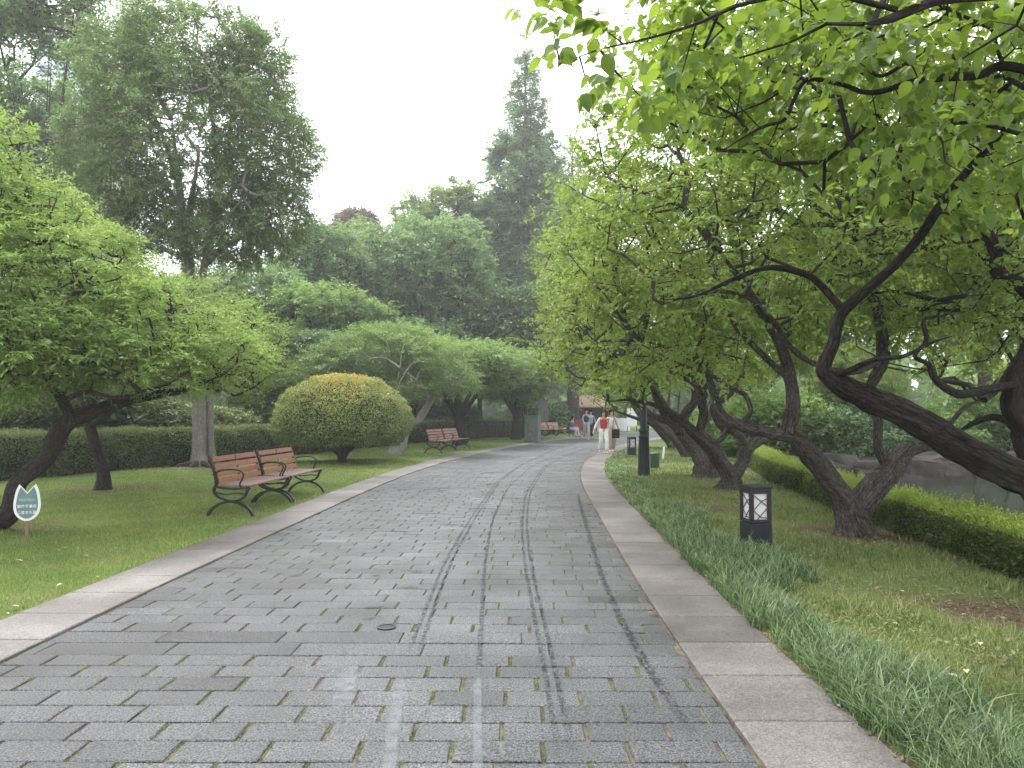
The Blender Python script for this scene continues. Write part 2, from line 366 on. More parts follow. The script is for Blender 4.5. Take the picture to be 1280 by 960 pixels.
# hedges (front lines seen from the path)
HL = np.array([(-15, 9), (-12.6, 13), (-11.0, 16), (-10.1, 18.2), (-8.9, 20.8), (-8.0, 24), (-6.2, 30), (-3.9, 37), (-.7, 43), (2.6, 48)], float)
HR = np.array([(3.9, 2.0), (4.2, 4.0), (4.4, 6.2), (4.68, 9.5), (5.15, 13), (5.55, 16), (6.5, 20.5), (8.2, 26), (10.6, 31.5)], float)
def hr_x(y): return np.interp(y, HR[:, 1], HR[:, 0])
def hl_x(y): return np.interp(y, HL[:, 1], HL[:, 0])
def sst(a, b, x): q = np.clip((x-a)/(b-a), 0, 1); return q*q*(3-2*q)
def wob(x, y, f=1.0): return (np.sin(x*1.3*f+y*.7*f)+np.sin(x*.6*f-y*1.1*f+1.7)+np.sin(x*2.3*f+y*1.9*f+.5)*.5)/2.5
def gz(x, y):
    x = np.asarray(x, float); y = np.asarray(y, float)
    t = path_t(x, y)
    z = .012+.02*wob(x, y, 1.2)*sst(3.0, 4.5, np.abs(t))
    z = z+np.where(t > 2.6, .05*sst(2.66, 3.6, t)*np.exp(-((t-3.8)/1.6)**2), 0)
    z = np.where(np.abs(t) < HW+KW-.03, -.07, z)
    # bank up behind left hedge
    back = (hl_x(y)-1.3)-x
    z = z+np.where(t < 0, 1.3*sst(0, 12, back)+2.2*sst(10, 60, back), 0)
    # pond right
    rb = x-(hr_x(y)+1.5)
    pond = sst(0, 1.6, rb)*(1-sst(22.1, 22.7, y))
    z = z-1.25*pond
    z = z+np.where(t > 0, .25*sst(22, 26, y)*sst(0, 3, rb), 0)
    return z
def bare_amt(x, y):
    v = np.zeros_like(np.asarray(x, float))
    for bx, by, rr in ((4.2, 8.7, .85), (3.55, 5.35, .62), (4.0, 4.6, .8), (-6.7, 9.4, .9), (-7.7, 14.3, 1.25), (-8.4, 19.8, 1.3), (2.95, 11.0, .5), (4.2, 14.0, .7)):
        dd = np.hypot(x-bx, (y-by)*.9)/rr; v = np.maximum(v, (.62 if bx < 0 else .9)*(1-sst(.4, 1.15, dd+.3*wob(x*4, y*4, 1.5)+.15*wob(x*13, y*12))))
    t = path_t(x, y)
    v = np.maximum(v, .8*(1-sst(.02, .16, t-(HW+KW)+.03*wob(x*6, y*6)))*(t > 0))
    v = np.maximum(v, np.where(t < 0, .85*sst(-.6, .3, hl_x(y)-x+.0), 0)*(1-sst(1.5, 3, hl_x(y)-x)))
    v = np.maximum(v, sst(-.25, .25, x-hr_x(y))*(t > 0)*(1-sst(19, 21, y)))
    return v
def axis_vals(segs):
    r = []
    for a, b, st in segs: r += list(np.arange(a, b-1e-6, st))
    return np.array(r+[segs[-1][1]])
gx = axis_vals([(-600, -100, 50), (-100, -30, 5), (-30, -12, 1), (-12, 16, .2), (16, 30, 1), (30, 100, 5), (100, 600, 50)])
gy = axis_vals([(-60, -6, 6), (-6, 1, .5), (1, 26, .2), (26, 50, .5), (50, 100, 2), (100, 900, 50)])
X, Y = np.meshgrid(gx, gy)
bqq = np.interp(Y, cy, ty); Tt = path_t(X, Y)
for sd_ in (-1, 1):
    kk = (np.abs(Tt-sd_*(HW+KW-.01)) < .1001/np.maximum(bqq, .3)*bqq) & (Y < 60) & (Y > -2)
    X = np.where(kk, path_x(Y)+sd_*(HW+KW-.01)/bqq, X)
Z = gz(X, Y)
nx, ny = len(gx), len(gy); idx = np.arange(nx*ny).reshape(ny, nx)
F = np.stack([idx[:-1, :-1], idx[:-1, 1:], idx[1:, 1:], idx[1:, :-1]], -1).reshape(-1, 4)
o = link('ground', np_mesh('ground', np.stack([X, Y, Z], -1).reshape(-1, 3), F, {'bare': bare_amt(X, Y).ravel()}, True), M['ground']); tag(o, kind='structure')

# ---- road bed (joints)
def strip(t0, t1, s0, s1, z, n=1, step=.25):
    s = np.arange(s0, s1+step, step); ts = np.linspace(t0, t1, n+1)
    Sg, Tg = np.meshgrid(s, ts, indexing='ij'); x, y = path_pt(Sg, Tg); V = np.stack([x, y, np.full_like(x, z)], -1).reshape(-1, 3)
    k = n+1; i = np.arange(len(s)-1)[:, None]*k+np.arange(n)[None]; i = i.ravel()
    return V, np.stack([i, i+1, i+k+1, i+k], -1)
V, F = strip(-HW-.3, HW+.3, 0.5, ROAD_END, -.009)
o = link('road_bed', np_mesh('road_bed', V, F), M['joint']); tag(o, kind='structure')

# ---- pavers, one by one
rs = np.random.default_rng(3)
quads = []   # s0,s1,t0,t1,tint
SEAM0 = s_at(4.81)
s = s_at(-1.6); row = 0
seams = [SEAM0+9.6*k for k in range(0, 8)]
def add_row(s0, s1, ln, gap_t, gap_s, shift, kind):
    t = -HW-shift*ln; 
    while t < HW:
        l = ln*(1+rs.normal(0, .03)) if kind == 0 else ln
        a, b = max(t, -HW), min(t+l, HW)
        if b-a > .06:
            tn = rs.normal(.5, .11)
            mid = (a+b)/2
            tn += .26*math.exp(-((mid-.35)/.85)**2) - .16
            if kind == 1: tn += -.22 if mid < -.1 else -.03
            quads.append((s0+gap_s/2+rs.normal(0, .0012), s1-gap_s/2+rs.normal(0, .0012), a+gap_t/2, b-gap_t/2, tn))
        t += l
while s < ROAD_END-.3:
    ahead = [q for q in seams if q > s+.01]
    nxt = ahead[0] if ahead else 1e9
    if nxt-s < .62 and nxt-s > .35:     # fit a last ordinary row then seam rows
        e = nxt-.24
        if e-s > .28: add_row(s, (s+e)/2, .4, .02, .010, rs.uniform(.2, .8), 0); s = (s+e)/2
        add_row(s, e, .4, .02, .010, rs.uniform(.2, .8), 0)
        add_row(e, nxt-.003, .8, .005, .007, rs.uniform(), 1); add_row(nxt+.003, nxt+.24, .8, .005, .007, rs.uniform(), 1); s = nxt+.24; row += 1
        continue
    near = s < s_at(5.4)
    add_row(s, s+.2, .4, rs.uniform(.014, .022) if near else .009, .010 if near else .0065, (row % 2)*.5+rs.uniform(-.08, .08), 0); s += .2; row += 1
q = np.array(quads); n = len(q)
s0, s1, t0, t1, tn = q.T
V = np.zeros((n, 12, 3))
zt = rs.normal(0, .0012, n); tilt = rs.normal(0, .0012, (n, 4))
bw = .006
for ring, (ins, zz) in enumerate(((0, -.012), (0, -.0045), (bw, 0.0))):
    for c, (sa, ta) in enumerate(((0, 0), (0, 1), (1, 1), (1, 0))):
        j = rs.normal(0, .0022, (2, n)) if ring == 1 else 0
        sq = (s0+ins) if sa == 0 else (s1-ins); tq = (t0+ins) if ta == 0 else (t1-ins)
        if ring == 2: jj = rs.normal(0, .0015, (2, n)); sq = sq+jj[0]; tq = tq+jj[1]
        x, y = path_pt(sq, tq)
        V[:, ring*4+c, 0] = x; V[:, ring*4+c, 1] = y; V[:, ring*4+c, 2] = zz+(zt+tilt[:, c] if ring else 0)
base = (np.arange(n)*12)[:, None]
fl = []
for ring in (0, 4):
    for c in range(4):
        a = ring+c; b2 = ring+(c+1) % 4; fl.append([a, b2, b2+4, a+4])
fl.append([8, 9, 10, 11])
F = (base[:, :, None]+np.array(fl)[None]).reshape(-1, 4)
me = np_mesh('road', V.reshape(-1, 3), F[:, ::-1], {'tint': np.repeat(tn, 12)})
o = link('road', me, M['paver']); tag(o, kind='structure')

# ---- kerbs
def kerb(side, name):
    rows = []; s = s_at(-1.6)+.13; s = SEAM0-.61*10
    while s < ROAD_END-1:
        rows.append((s+.005, s+.61-.005, rs.normal(.5, .11))); s += .61
    q = np.array(rows); n = len(q); V = np.zeros((n, 16, 3)); a = side*(HW+.008); b = side*(HW+KW+.01)
    ringd = ((0, -.1), (0, .010), (.006, .016))
    wobb = rs.normal(0, .004, n)
    for ring, (ins, zz) in enumerate(ringd):
        for c, (sa, ta) in enumerate(((0, 0), (0, 1), (1, 1), (1, 0))):
            sq = q[:, 0]+ins if sa == 0 else q[:, 1]-ins
            tq = a+side*ins if ta == 0 else b-side*ins
            x, y = path_pt(sq, np.full(n, tq)); V[:, ring*4+c] = np.stack([x, y, np.full(n, zz)+(rs.normal(0, .001, n) if ring == 2 else 0)], -1)
    base = (np.arange(n)*16)[:, None]; F = (base[:, :, None]+np.array(fl)[None]).reshape(-1, 4)
    me = np_mesh(name, V.reshape(-1, 3), F if side < 0 else F[:, ::-1], {'tint': np.repeat(q[:, 2]+(.06 if side < 0 else -.08), 16)})
    o = link(name, me, M['kerb']); tag(o, kind='structure')
kerb(-1, 'kerb_left'); kerb(1, 'kerb_right')

# ---- tyre tracks and stains (films on the paving)
def track(name, pts, w, mat, fade=(0, 0), dup=None):
    pts = np.array(pts, float); g = np.array([P(a, b2, 1371/(b2-515.0)) for a, b2 in pts])[:, :2]
    dd = np.concatenate([[0], np.cumsum(np.linalg.norm(np.diff(g, axis=0), axis=1))]); k = np.arange(0, dd[-1], .08)
    x = np.interp(k, dd, g[:, 0]); y = np.interp(k, dd, g[:, 1])
    if len(x) > 30:
        ke = np.ones(21)/21
        for _ in range(2):
            x = np.convolve(np.pad(x, 10, 'reflect', reflect_type='odd'), ke, 'valid'); y = np.convolve(np.pad(y, 10, 'reflect', reflect_type='odd'), ke, 'valid')
    dx, dy = np.gradient(x), np.gradient(y); l = np.hypot(dx, dy); nxx, nyy = dy/l, -dx/l
    V = []; F = []; T = []
    for off in (dup or [0]):
        b0 = len(V); prof = ((-.5, 0), (-.3, 1), (.3, 1), (.5, 0))
        for i in range(len(x)):
            f = 1.0
            if fade[0]: f = min(f, i*.08/fade[0])
            if fade[1]: f = min(f, (len(x)-1-i)*.08/fade[1])
            for a, v in prof: V.append((x[i]+nxx[i]*(off+a*w), y[i]+nyy[i]*(off+a*w), .006)); T.append(v*f)
        for i in range(len(x)-1):
            for c in range(3): q = b0+i*4+c; F.append((q, q+1, q+5, q+4))
    o = link(name, np_mesh(name, V, F, {'tint': T}), mat); tag(o, kind='structure'); return o
track('tyre_track', [(517, 812), (527, 785), (548, 730), (560, 700), (590, 648), (624, 600), (650, 582), (690, 563), (722, 553)], .038, M['wet'], (.3, 1), [-.03, .03])
track('tyre_track', [(598, 850), (601, 785), (606, 700), (615, 650), (634, 610), (665, 582), (700, 566), (730, 556)], .042, M['wet'], (.3, 1))
track('tyre_track', [(712, 960), (697, 880), (680, 800), (668, 745), (657, 690), (655, 650), (660, 615), (680, 584), (700, 572), (735, 559)], .038, M['wet'], (.9, 1), [-.03, .032])
track('tyre_track', [(880, 930), (845, 885), (800, 820), (770, 760), (750, 715), (737, 670), (728, 640), (722, 617)], .065, M['wet'], (.8, .2))
track('chalk_track', [(486, 962), (492, 900), (500, 850), (508, 825)], .075, M['chalk'], (.0, .5))
track('chalk_track', [(597, 962), (597, 900), (597, 850), (598, 820)], .05, M['chalk'], (.0, .3))
track('chalk_track', [(425, 890), (432, 850), (445, 815)], .14, M['chalk'], (.2, .3))
for k, (a, b2, w) in enumerate([(462, 771, .07), (470, 757, .08), (512, 733, .09), (520, 713, .1), (556, 702, .08), (470, 718, .06), (370, 718, .1), (640, 628, .1), (600, 645, .1), (560, 655, .12), (612, 605, .12)]):
    g = P(a, b2, 1371/(b2-515.0)); V = [(g[0], g[1], .0065)]; T = [1.2]
    for j in range(14):
        an = 2*math.pi*j/14; rr = w*(1+.35*math.sin(2*an+k)+.2*math.sin(3*an+k*2)); V.append((g[0]+rr*math.cos(an)*1.2, g[1]+rr*math.sin(an)*.8, .0065)); T.append(0)
    F = [(0, j+1, (j+1) % 14+1) for j in range(14)]
    o = link('wet_patch', np_mesh('wet_patch', V, F, {'tint': T}), M['wet']); tag(o, kind='structure')
mb = MB(); mb.lathe([(.066, 0), (.066, .005), (.05, .006), (.05, .003), (.02, .003)], (0, 0, 0), 20)
g = P(483, 781, 1371/266.0); o = mb.build('drain_cover', M['iron']); o.location = (g[0], g[1], .002); tag(o, 'small round dark drain cover set in the paving', 'drain cover')

# ------------------------------------------------------------------ foliage machinery
T_FAR = (np.array([(0, 0, 0), (.45, .5, .08), (1, 0, -.06), (.45, -.5, .08)]), np.array([(0, 1, 2), (0, 2, 3)]))
T_MID = (np.array([(0, 0, 0), (.28, .46, .08), (.68, .34, .03), (1, 0, -.14), (.68, -.34, .03), (.28, -.46, .08), (.5, 0, -.01)]), np.array([(0, 1, 6), (1, 2, 6), (2, 3, 6), (3, 4, 6), (4, 5, 6), (5, 0, 6)]))
us = [0, .10, .28, .48, .66, .82, .93, 1.0]; hw = [.0, .30, .49, .48, .36, .2, .07, 0]
vv = []; ff = []
for i, (u, h) in enumerate(zip(us, hw)):
    vv += [(u, -h, .10*h*2-.22*u*u+.02*math.sin(9*u)), (u, 0, -.22*u*u), (u, h, .10*h*2-.22*u*u+.02*math.cos(9*u))]
for i in range(len(us)-1):
    a = i*3; ff += [(a, a+1, a+4), (a, a+4, a+3), (a+1, a+2, a+5), (a+1, a+5, a+4)]
T_NEAR = (np.array(vv), np.array(ff))
def leaves_mesh(name, pos, ax, nrm, L, Wd, tint, tmpl):
    tv, tf = tmpl
    ax = norm(ax); n = norm(nrm-ax*np.sum(nrm*ax, -1, keepdims=True)); sd = np.cross(n, ax)
    V = (pos[:, None]+ax[:, None]*(L[:, None]*tv[None, :, 0])[..., None]+sd[:, None]*(Wd[:, None]*tv[None, :, 1])[..., None]+n[:, None]*(L[:, None]*tv[None, :, 2])[..., None])
    N_ = len(pos); F = (np.arange(N_)[:, None, None]*len(tv)+tf[None]).reshape(-1, 3)
    return np_mesh(name, V.reshape(-1, 3), F, {'tint': np.repeat(np.clip(tint, 0, 1), len(tv))}, smooth=(len(tv) > 10))
def sprigs(rg, tips, dirs, per, slen, m, ll, lw, droop=.25, flat=.6, spread=.9, tb=.5, scatter=.0):
    """leafy shoots: returns pos, axis, normal, L, W, tint"""
    n = len(tips); T = np.repeat(tips, per, 0); D = norm(np.repeat(dirs, per, 0)+rg.normal(0, spread, (n*per, 3))*np.array([1, 1, flat])); 
    if scatter: T = T+rg.normal(0, scatter, T.shape)
    ct = np.repeat(rg.normal(tb, .19, n), per)+rg.normal(0, .08, n*per)
    SL = slen*rg.uniform(.5, 1.25, n*per)
    K = n*per; j = np.tile(np.arange(m), K); D2 = np.repeat(D, m, 0); SL2 = np.repeat(SL, m)
    f = (j+.3+rg.uniform(0, .5, K*m))/m
    pos = np.repeat(T, m, 0)+D2*(SL2*f)[:, None]; pos[:, 2] -= .12*SL2*f*f
    up = np.array([0, 0, 1.0])+rg.normal(0, .35, (K*m, 3))
    side = norm(np.cross(D2, up))*np.where(j % 2, 1, -1)[:, None]
    a = D2*.55+side*.8+rg.normal(0, .25, (K*m, 3)); a[:, 2] -= droop*rg.uniform(.2, 1.6, K*m)
    nr = up+rg.normal(0, .3, (K*m, 3))
    L = ll*rg.uniform(.45, 1.25, K*m)*(1-.25*np.abs(f-.5)); Wd = L*lw/ll*rg.uniform(.85, 1.1, K*m)
    tint = np.repeat(ct, m)+rg.normal(0, .13, K*m)+.12*(f-.5)
    return [pos, a, nr, L, Wd, tint]
def catmull(pts, radii, step):
    p = np.array(pts, float); r = np.array(radii, float)
    pe = np.vstack([2*p[0]-p[1], p, 2*p[-1]-p[-2]]); out = []; ro = []
    for i in range(len(p)-1):
        a, b2, c, d2 = pe[i:i+4]; n = max(2, int(np.linalg.norm(c-b2)/step)); t = np.linspace(0, 1, n, endpoint=False)[:, None]
        out.append(.5*((2*b2)+(-a+c)*t+(2*a-5*b2+4*c-d2)*t**2+(-a+3*b2-3*c+d2)*t**3)); ro.append(r[i]+(r[i+1]-r[i])*t[:, 0])
    out.append(p[-1:]); ro.append(r[-1:])
    return np.vstack(out), np.concatenate(ro)
def trunk_mesh(name, limbs, step=.06, k=20, rough=.12, flare=0.0, seed=0, freq=3.0, stubs=()):
    """limbs: list of (pts, radii); one mesh with ridged bark"""
    VV = []; FF = []; n0 = 0; BC = []
    for li, (pts, radii) in enumerate(limbs):
        radii = list(radii)
        if radii[-1] < .1 and li not in stubs: radii[-1] *= .35
        p, r = catmull(pts, radii, step); m = len(p)
        tg = norm(np.gradient(p, axis=0)); u = np.cross(tg[0], (0.3, 1, .1)); u /= np.linalg.norm(u)
        kk = k if r.max() > .06 else max(8, k//2)
        L = np.concatenate([[0], np.cumsum(np.linalg.norm(np.diff(p, axis=0), axis=1))])
        ang = np.arange(kk)*2*math.pi/kk; V = np.zeros((m, kk, 3))
        for i in range(m):
            u = u-tg[i]*u.dot(tg[i]); u /= np.linalg.norm(u); w = np.cross(tg[i], u)
            rad = np.empty(kk)
            for j in range(kk):
                ca, sa = math.cos(ang[j]+L[i]*.5), math.sin(ang[j]+L[i]*.5)
                rdg = .5-abs(mnoise.noise((ca*freq*1.9+seed+5, sa*freq*1.9, L[i]*1.7+li)))*2.2
                nv = .6*rdg+mnoise.noise((ca*freq*.55+seed, sa*freq*.55+li*3, L[i]*1.3))*1.4+mnoise.noise((ca*freq*1.6+seed, sa*freq*1.6, L[i]*3.2+9))*.8+mnoise.noise((ca*7+seed, sa*7, L[i]*11))*.35
                rad[j] = r[i]*(1+rough*nv*1.5)
                if flare and li == 0: rad[j] *= 1+flare*math.exp(-L[i]/.16)*(1+.5*math.sin(3*ang[j]+seed)+.35*math.sin(5*ang[j]+1+seed))
            V[i] = p[i]+rad[:, None]*(np.cos(ang)[:, None]*u+np.sin(ang)[:, None]*w)
        bc = np.zeros((m, kk, 3)); bc[:, :, 0] = np.cos(ang+0*L[:, None]+.5*L[:, None])*r.max(); bc[:, :, 1] = np.sin(ang+.5*L[:, None])*r.max(); bc[:, :, 2] = L[:, None]+li*7; BC.append(bc.reshape(-1, 3)); BC.append(np.zeros((1, 3)))
        VV.append(V.reshape(-1, 3)); a = (np.arange(m-1)[:, None]*kk+np.arange(kk)[None]).ravel(); b2 = (np.arange(m-1)[:, None]*kk+(np.arange(kk)+1) % kk).ravel()
        F = np.stack([a, b2, b2+kk, a+kk], -1)+n0
        FF.append(F); 
        # cap end
        VV.append(p[-1:]+tg[-1:]*r[-1]*.5); ce = n0+m*kk
        j = np.arange(kk); FF.append(np.stack([n0+(m-1)*kk+j, n0+(m-1)*kk+(j+1) % kk, np.full(kk, ce), np.full(kk, ce)], -1)[:, :3].repeat(1, 0) if False else np.stack([n0+(m-1)*kk+j, n0+(m-1)*kk+(j+1) % kk, np.full(kk, ce)], -1))
        n0 += m*kk+1
    quadsF = np.concatenate([f for f in FF if f.shape[1] == 4]); tris = np.concatenate([f for f in FF if f.shape[1] == 3])
    me = np_mesh(name, np.concatenate(VV), quadsF, None, True, tris)
    at = me.attributes.new('bco', 'FLOAT_VECTOR', 'POINT'); at.data.foreach_set('vector', np.concatenate(BC).astype(np.float32).ravel()); return me
def grow(rg, limbs, att, balance=.35, seg=.35, r_tip=.006, wig=.12, rmax=.09, start=0.35, rexp=.5):
    """attach attractors greedily to the limb skeleton -> nodes, parents, radii, tip idx, dirs"""
    pos = []; par = []; plen = []; isl = []
    for pts, radii in limbs:
        p, r = catmull(pts, radii, .22); first = len(pos)
        for i in range(len(p)):
            if i < len(p)*start and len(limbs) > 0 and first == 0: pl = 6.0
            else: pl = 0.0+.6*(1-i/len(p))
            pos.append(p[i]); par.append(-1); plen.append(pl); isl.append(1)
    cap = len(pos)+len(att)*14+10
    PA = np.zeros((cap, 3)); PA[:len(pos)] = pos; PL = np.zeros(cap); PL[:len(pos)] = plen
    par = list(par); n = len(pos); nl = n
    dd = np.array([np.min(np.linalg.norm(PA[:n]-a, axis=1)) for a in att]); order = np.argsort(dd)
    tips = []
    for ai in order:
        a = att[ai]; dist = np.linalg.norm(PA[:n]-a, axis=1); cost = dist+balance*PL[:n]
        i = int(np.argmin(cost)); D = dist[i]
        if D < .02: continue
        k = max(1, min(12, int(D/seg))); st = PA[i].copy(); prev = i
        perp = rg.normal(0, 1, 3); 
        for j in range(1, k+1):
            f = j/k; q = st+(a-st)*f+perp*wig*D*.5*math.sin(math.pi*f)+(rg.normal(0, .06*seg, 3) if j < k else 0); q[2] -= .0
            PA[n] = q; PL[n] = PL[prev]+D/k; par.append(prev); prev = n; n += 1
            if n >= cap-1: break
        tips.append(prev)
        if n >= cap-14: break
    PA = PA[:n]; par = np.array(par[:n]); cnt = np.zeros(n)
    cnt[tips] += 1
    for i in range(n-1, nl-1, -1): cnt[par[i]] += cnt[i]
    rad = np.minimum(r_tip*np.maximum(cnt, 1)**rexp, rmax)
    return PA, par, rad, np.array(tips), nl, cnt
def branch_mesh(name, PA, par, rad, nl, k=5):
    n = len(PA); ch = [[] for _ in range(n)]
    for i in range(nl, n): ch[par[i]].append(i)
    V = []; F = []
    u0 = np.array([.31, .2, .93])
    ringi = {}; us_ = {}
    ang = np.arange(k)*2*math.pi/k; ca, sa = np.cos(ang)[:, None], np.sin(ang)[:, None]
    def ring(p, d2, u, r):
        u = u-d2*u.dot(d2); l = np.linalg.norm(u)
        if l < 1e-3: u = np.cross(d2, (1, .1, 0)); l = np.linalg.norm(u)
        u = u/l; w = np.cross(d2, u); V.append(p+r*(ca*u+sa*w)); return len(V)-1, u
    for i in range(nl, n):
        p = par[i]; e = PA[i]-PA[p]; le = np.linalg.norm(e)
        if le < 1e-5: e = np.array([0, 0, 1e-3]); le = 1e-3
        e = e/le
        main = p >= nl and ch[p] and max(ch[p], key=lambda c: rad[c]) == i
        if main and p in ringi: r0, u = ringi[p], us_[p]
        else:
            r0, u = ring(PA[p], e, u0, min(rad[i]*1.15, rad[p]*1.0 if p >= nl else 9))
        if ch[i]:
            c = max(ch[i], key=lambda c: rad[c]); e2 = PA[c]-PA[i]; dn = e+e2/max(np.linalg.norm(e2), 1e-6); dn = dn/max(np.linalg.norm(dn), 1e-6)
        else: dn = e
        r1, u1 = ring(PA[i], dn, u, rad[i]*(1 if ch[i] else .6)); ringi[i] = r1; us_[i] = u1
        for j in range(k): F.append((r0*k+j, r0*k+(j+1) % k, r1*k+(j+1) % k, r1*k+j))
    return np_mesh(name, np.concatenate(V), np.array(F), None, True)
def lobe_points(rg, lobes, n, shell=.55, zmin=None):
    vol = np.array([l[1][0]*l[1][1]*l[1][2] for l in lobes])**.67; vol /= vol.sum(); outp = []; outd = []
    for (c, r), w in zip(lobes, vol):
        k = max(4, int(n*w)); dv = norm(rg.normal(0, 1, (k, 3))); q = (shell+(1-shell)*rg.uniform(0, 1, k)**.6)
        q *= 1+.14*np.sin(dv[:, 0]*5+c[0])*np.sin(dv[:, 1]*4+c[1]*2)+.10*np.sin(dv[:, 2]*7+dv[:, 0]*6+c[2])
        p = np.array(c)+dv*q[:, None]*np.array(r); outp.append(p); outd.append(norm(dv/np.array(r)))
    p = np.concatenate(outp); dn = np.concatenate(outd)
    if zmin is not None: k = p[:, 2] > zmin; p = p[k]; dn = dn[k]
    return p, dn
TREES = []
def thin(limbs, k): return [(p, [q*k for q in r]) for p, r in limbs]
def tree(name, label, cat, base, limbs, lobes, natt, leaf, leafmat, barkmat, seed, group=None, sp=(3, .35, 6, .07, .035), tmpl=T_MID,
         droop=.25, flat=.6, spread=.8, tb=.5, balance=.35, seg=.35, r_tip=.006, rmax=.09, tk=16, rough=.12, flare=.5, step=.08, shell=.55, zmin=None,
         extra_att=None, wig=.12, start=.35, scatter=0., bk=5, filt=None, topt=0., inner=0, rexp=.5, stubs=(), thick=1.0):
    rg = np.random.default_rng(seed); base = np.array(base, float)
    root = empty(name, base, label, cat, group)
    limbs = [(np.array(p, float)-base, [q*thick for q in r]) for p, r in limbs]; lobes = [(np.array(c, float)-base, r) for c, r in lobes]
    link('trunk', trunk_mesh('trunk', limbs, step, tk, rough, flare, seed, 3.0, stubs), barkmat, root)
    att, dn = lobe_points(rg, lobes, natt, shell, None if zmin is None else zmin-base[2])
    if extra_att is not None: ea = np.array(extra_att)-base; att = np.vstack([att, ea]); dn = np.vstack([dn, np.tile([[0, -.3, -.2]], (len(ea), 1))])
    if filt is not None: k = filt(att+base); att = att[k]; dn = dn[k]
    PA, par, rad, tips, nl, cnt = grow(rg, limbs, att, balance, seg, r_tip, wig, rmax, start, rexp)
    link('branches', branch_mesh('branches', PA, par, rad, nl, bk), barkmat, root)
    src = [tips]
    thin = np.where((np.arange(len(PA)) >= nl) & (cnt <= 3))[0]
    tn = np.concatenate([tips, rg.choice(thin, min(len(thin), int(len(tips)*.8)), replace=False)])
    dr = PA[tn]-PA[np.maximum(par[tn], 0)]; dr = norm(dr)
    cen = np.mean([l[0] for l in lobes], 0); rad_dir = norm(PA[tn]-cen)
    dirs = norm(dr+rad_dir*.6)
    A = sprigs(rg, PA[tn], dirs, sp[0], sp[1], sp[2], sp[3], sp[4], droop, flat, spread, tb, scatter)
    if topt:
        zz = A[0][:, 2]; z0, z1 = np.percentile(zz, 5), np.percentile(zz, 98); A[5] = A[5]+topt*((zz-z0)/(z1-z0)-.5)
    if filt is not None:
        k = filt(A[0]+base); A = [a[k] for a in A]
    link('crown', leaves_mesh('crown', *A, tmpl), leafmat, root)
    TREES.append((label, len(A[0])))
    return root

# ------------------------------------------------------------------ ground vegetation
def blades(name, pos, h, w, lean, tint, mat, segs=1, label=None, kind='stuff', rg=rng):
    n = len(pos); az = rg.uniform(0, 2*math.pi, n); fa = az+rg.normal(math.pi/2, .5, n)
    ld = np.stack([np.cos(az), np.sin(az), np.zeros(n)], -1); wd = np.stack([np.cos(fa), np.sin(fa), np.zeros(n)], -1)
    if segs == 1:
        V = np.stack([pos-wd*w[:, None]/2, pos+wd*w[:, None]/2, pos+ld*(h*lean)[:, None]+np.array([0, 0, 1])*(h*np.sqrt(np.maximum(1-lean**2*.6, .1)))[:, None]], 1)
        F = np.arange(n*3).reshape(-1, 3); k = 3
    else:
        rows = []
        for i in range(segs+1):
            f = i/segs; c = pos+ld*(h*lean*f**1.7)[:, None]; c = c+np.array([0, 0, 1])*(h*(f-.42*lean*f**2.6))[:, None]
            ww = (w*(1-f**2.2*.92)/2)[:, None]; rows += [c-wd*ww, c+wd*ww]
        V = np.stack(rows, 1); k = 2*(segs+1); q = []
        for i in range(segs): a = 2*i; q.append((a, a+1, a+3, a+2))
        F = (np.arange(n)[:, None, None]*k+np.array(q)[None]).reshape(-1, 4)
    o = link(name, np_mesh(name, V.reshape(-1, 3), F, {'tint': np.repeat(np.clip(tint, 0, 1), k)}), mat)
    tag(o, label, 'grass', kind=kind); return o
def scatter(rg, n, x0, x1, y0, y1, dens):
    x = rg.uniform(x0, x1, n); y = rg.uniform(y0, y1, n); k = rg.uniform(0, 1, n) < dens(x, y); return x[k], y[k]
def in_view(x, y, m=1.06): return (np.abs(x) < 0.70*y*m+.3)
rg = np.random.default_rng(11)
# left lawn
def dl(x, y):
    t = path_t(x, y); ok = (t < -(HW+KW)-.0) & (x > hl_x(y)-.1) & in_view(x, y)
    return ok*np.clip((6.2/np.maximum(y, 1))**2, .05, 1)*(1-.85*bare_amt(x, y))
x, y = scatter(rg, 2600000, -13, 2, 4.6, 42, dl)
pos = np.stack([x, y, gz(x, y)-.004], -1); dist = y
h = rg.uniform(.016, .052, len(x))*(1+.35*wob(x*2, y*2))*(1+.3*wob(x*9, y*9)); w = .0046*np.maximum(dist/6, 1)**.9*rg.uniform(.7, 1.4, len(x))
tn = .52+.24*wob(x*1.2, y*1.2)+.18*wob(x*5+2, y*5)+rg.normal(0, .26, len(x))
blades('lawn_grass', pos, h, w, rg.uniform(.1, .9, len(x)), tn, M['grass'], 1, 'short mown green grass of the left lawn')
print('lawn', len(x))
# right rough grass
def dr_(x, y):
    t = path_t(x, y); ok = (t > HW+KW+.1) & (x < hr_x(y)+.2) & in_view(x, y)
    return ok*np.clip((5/np.maximum(y, 1))**1.7, .05, 1)*(1-.93*bare_amt(x, y))*(.22+.78*sst(-.5, .45, wob(x*2.1, y*2.1)+.5*wob(x*7, y*6)))
x, y = scatter(rg, 900000, 1, 9.5, 2.8, 30, dr_)
h = rg.uniform(.025, .085, len(x))*(1+.7*sst(0, 1, wob(x*2.7, y*2.7+1))); w = .0055*np.maximum(y/5, 1)**.8*rg.uniform(.6, 1.5, len(x))
tn = .52+.28*wob(x*1.7+1, y*1.7)+.15*wob(x*6+1, y*6)+rg.normal(0, .24, len(x))
blades('rough_grass', np.stack([x, y, gz(x, y)-.004], -1), h, w, rg.uniform(.2, 1.1, len(x)), tn, M['grass_r'], 1, 'patchy rough grass between the right kerb and the clipped hedge')
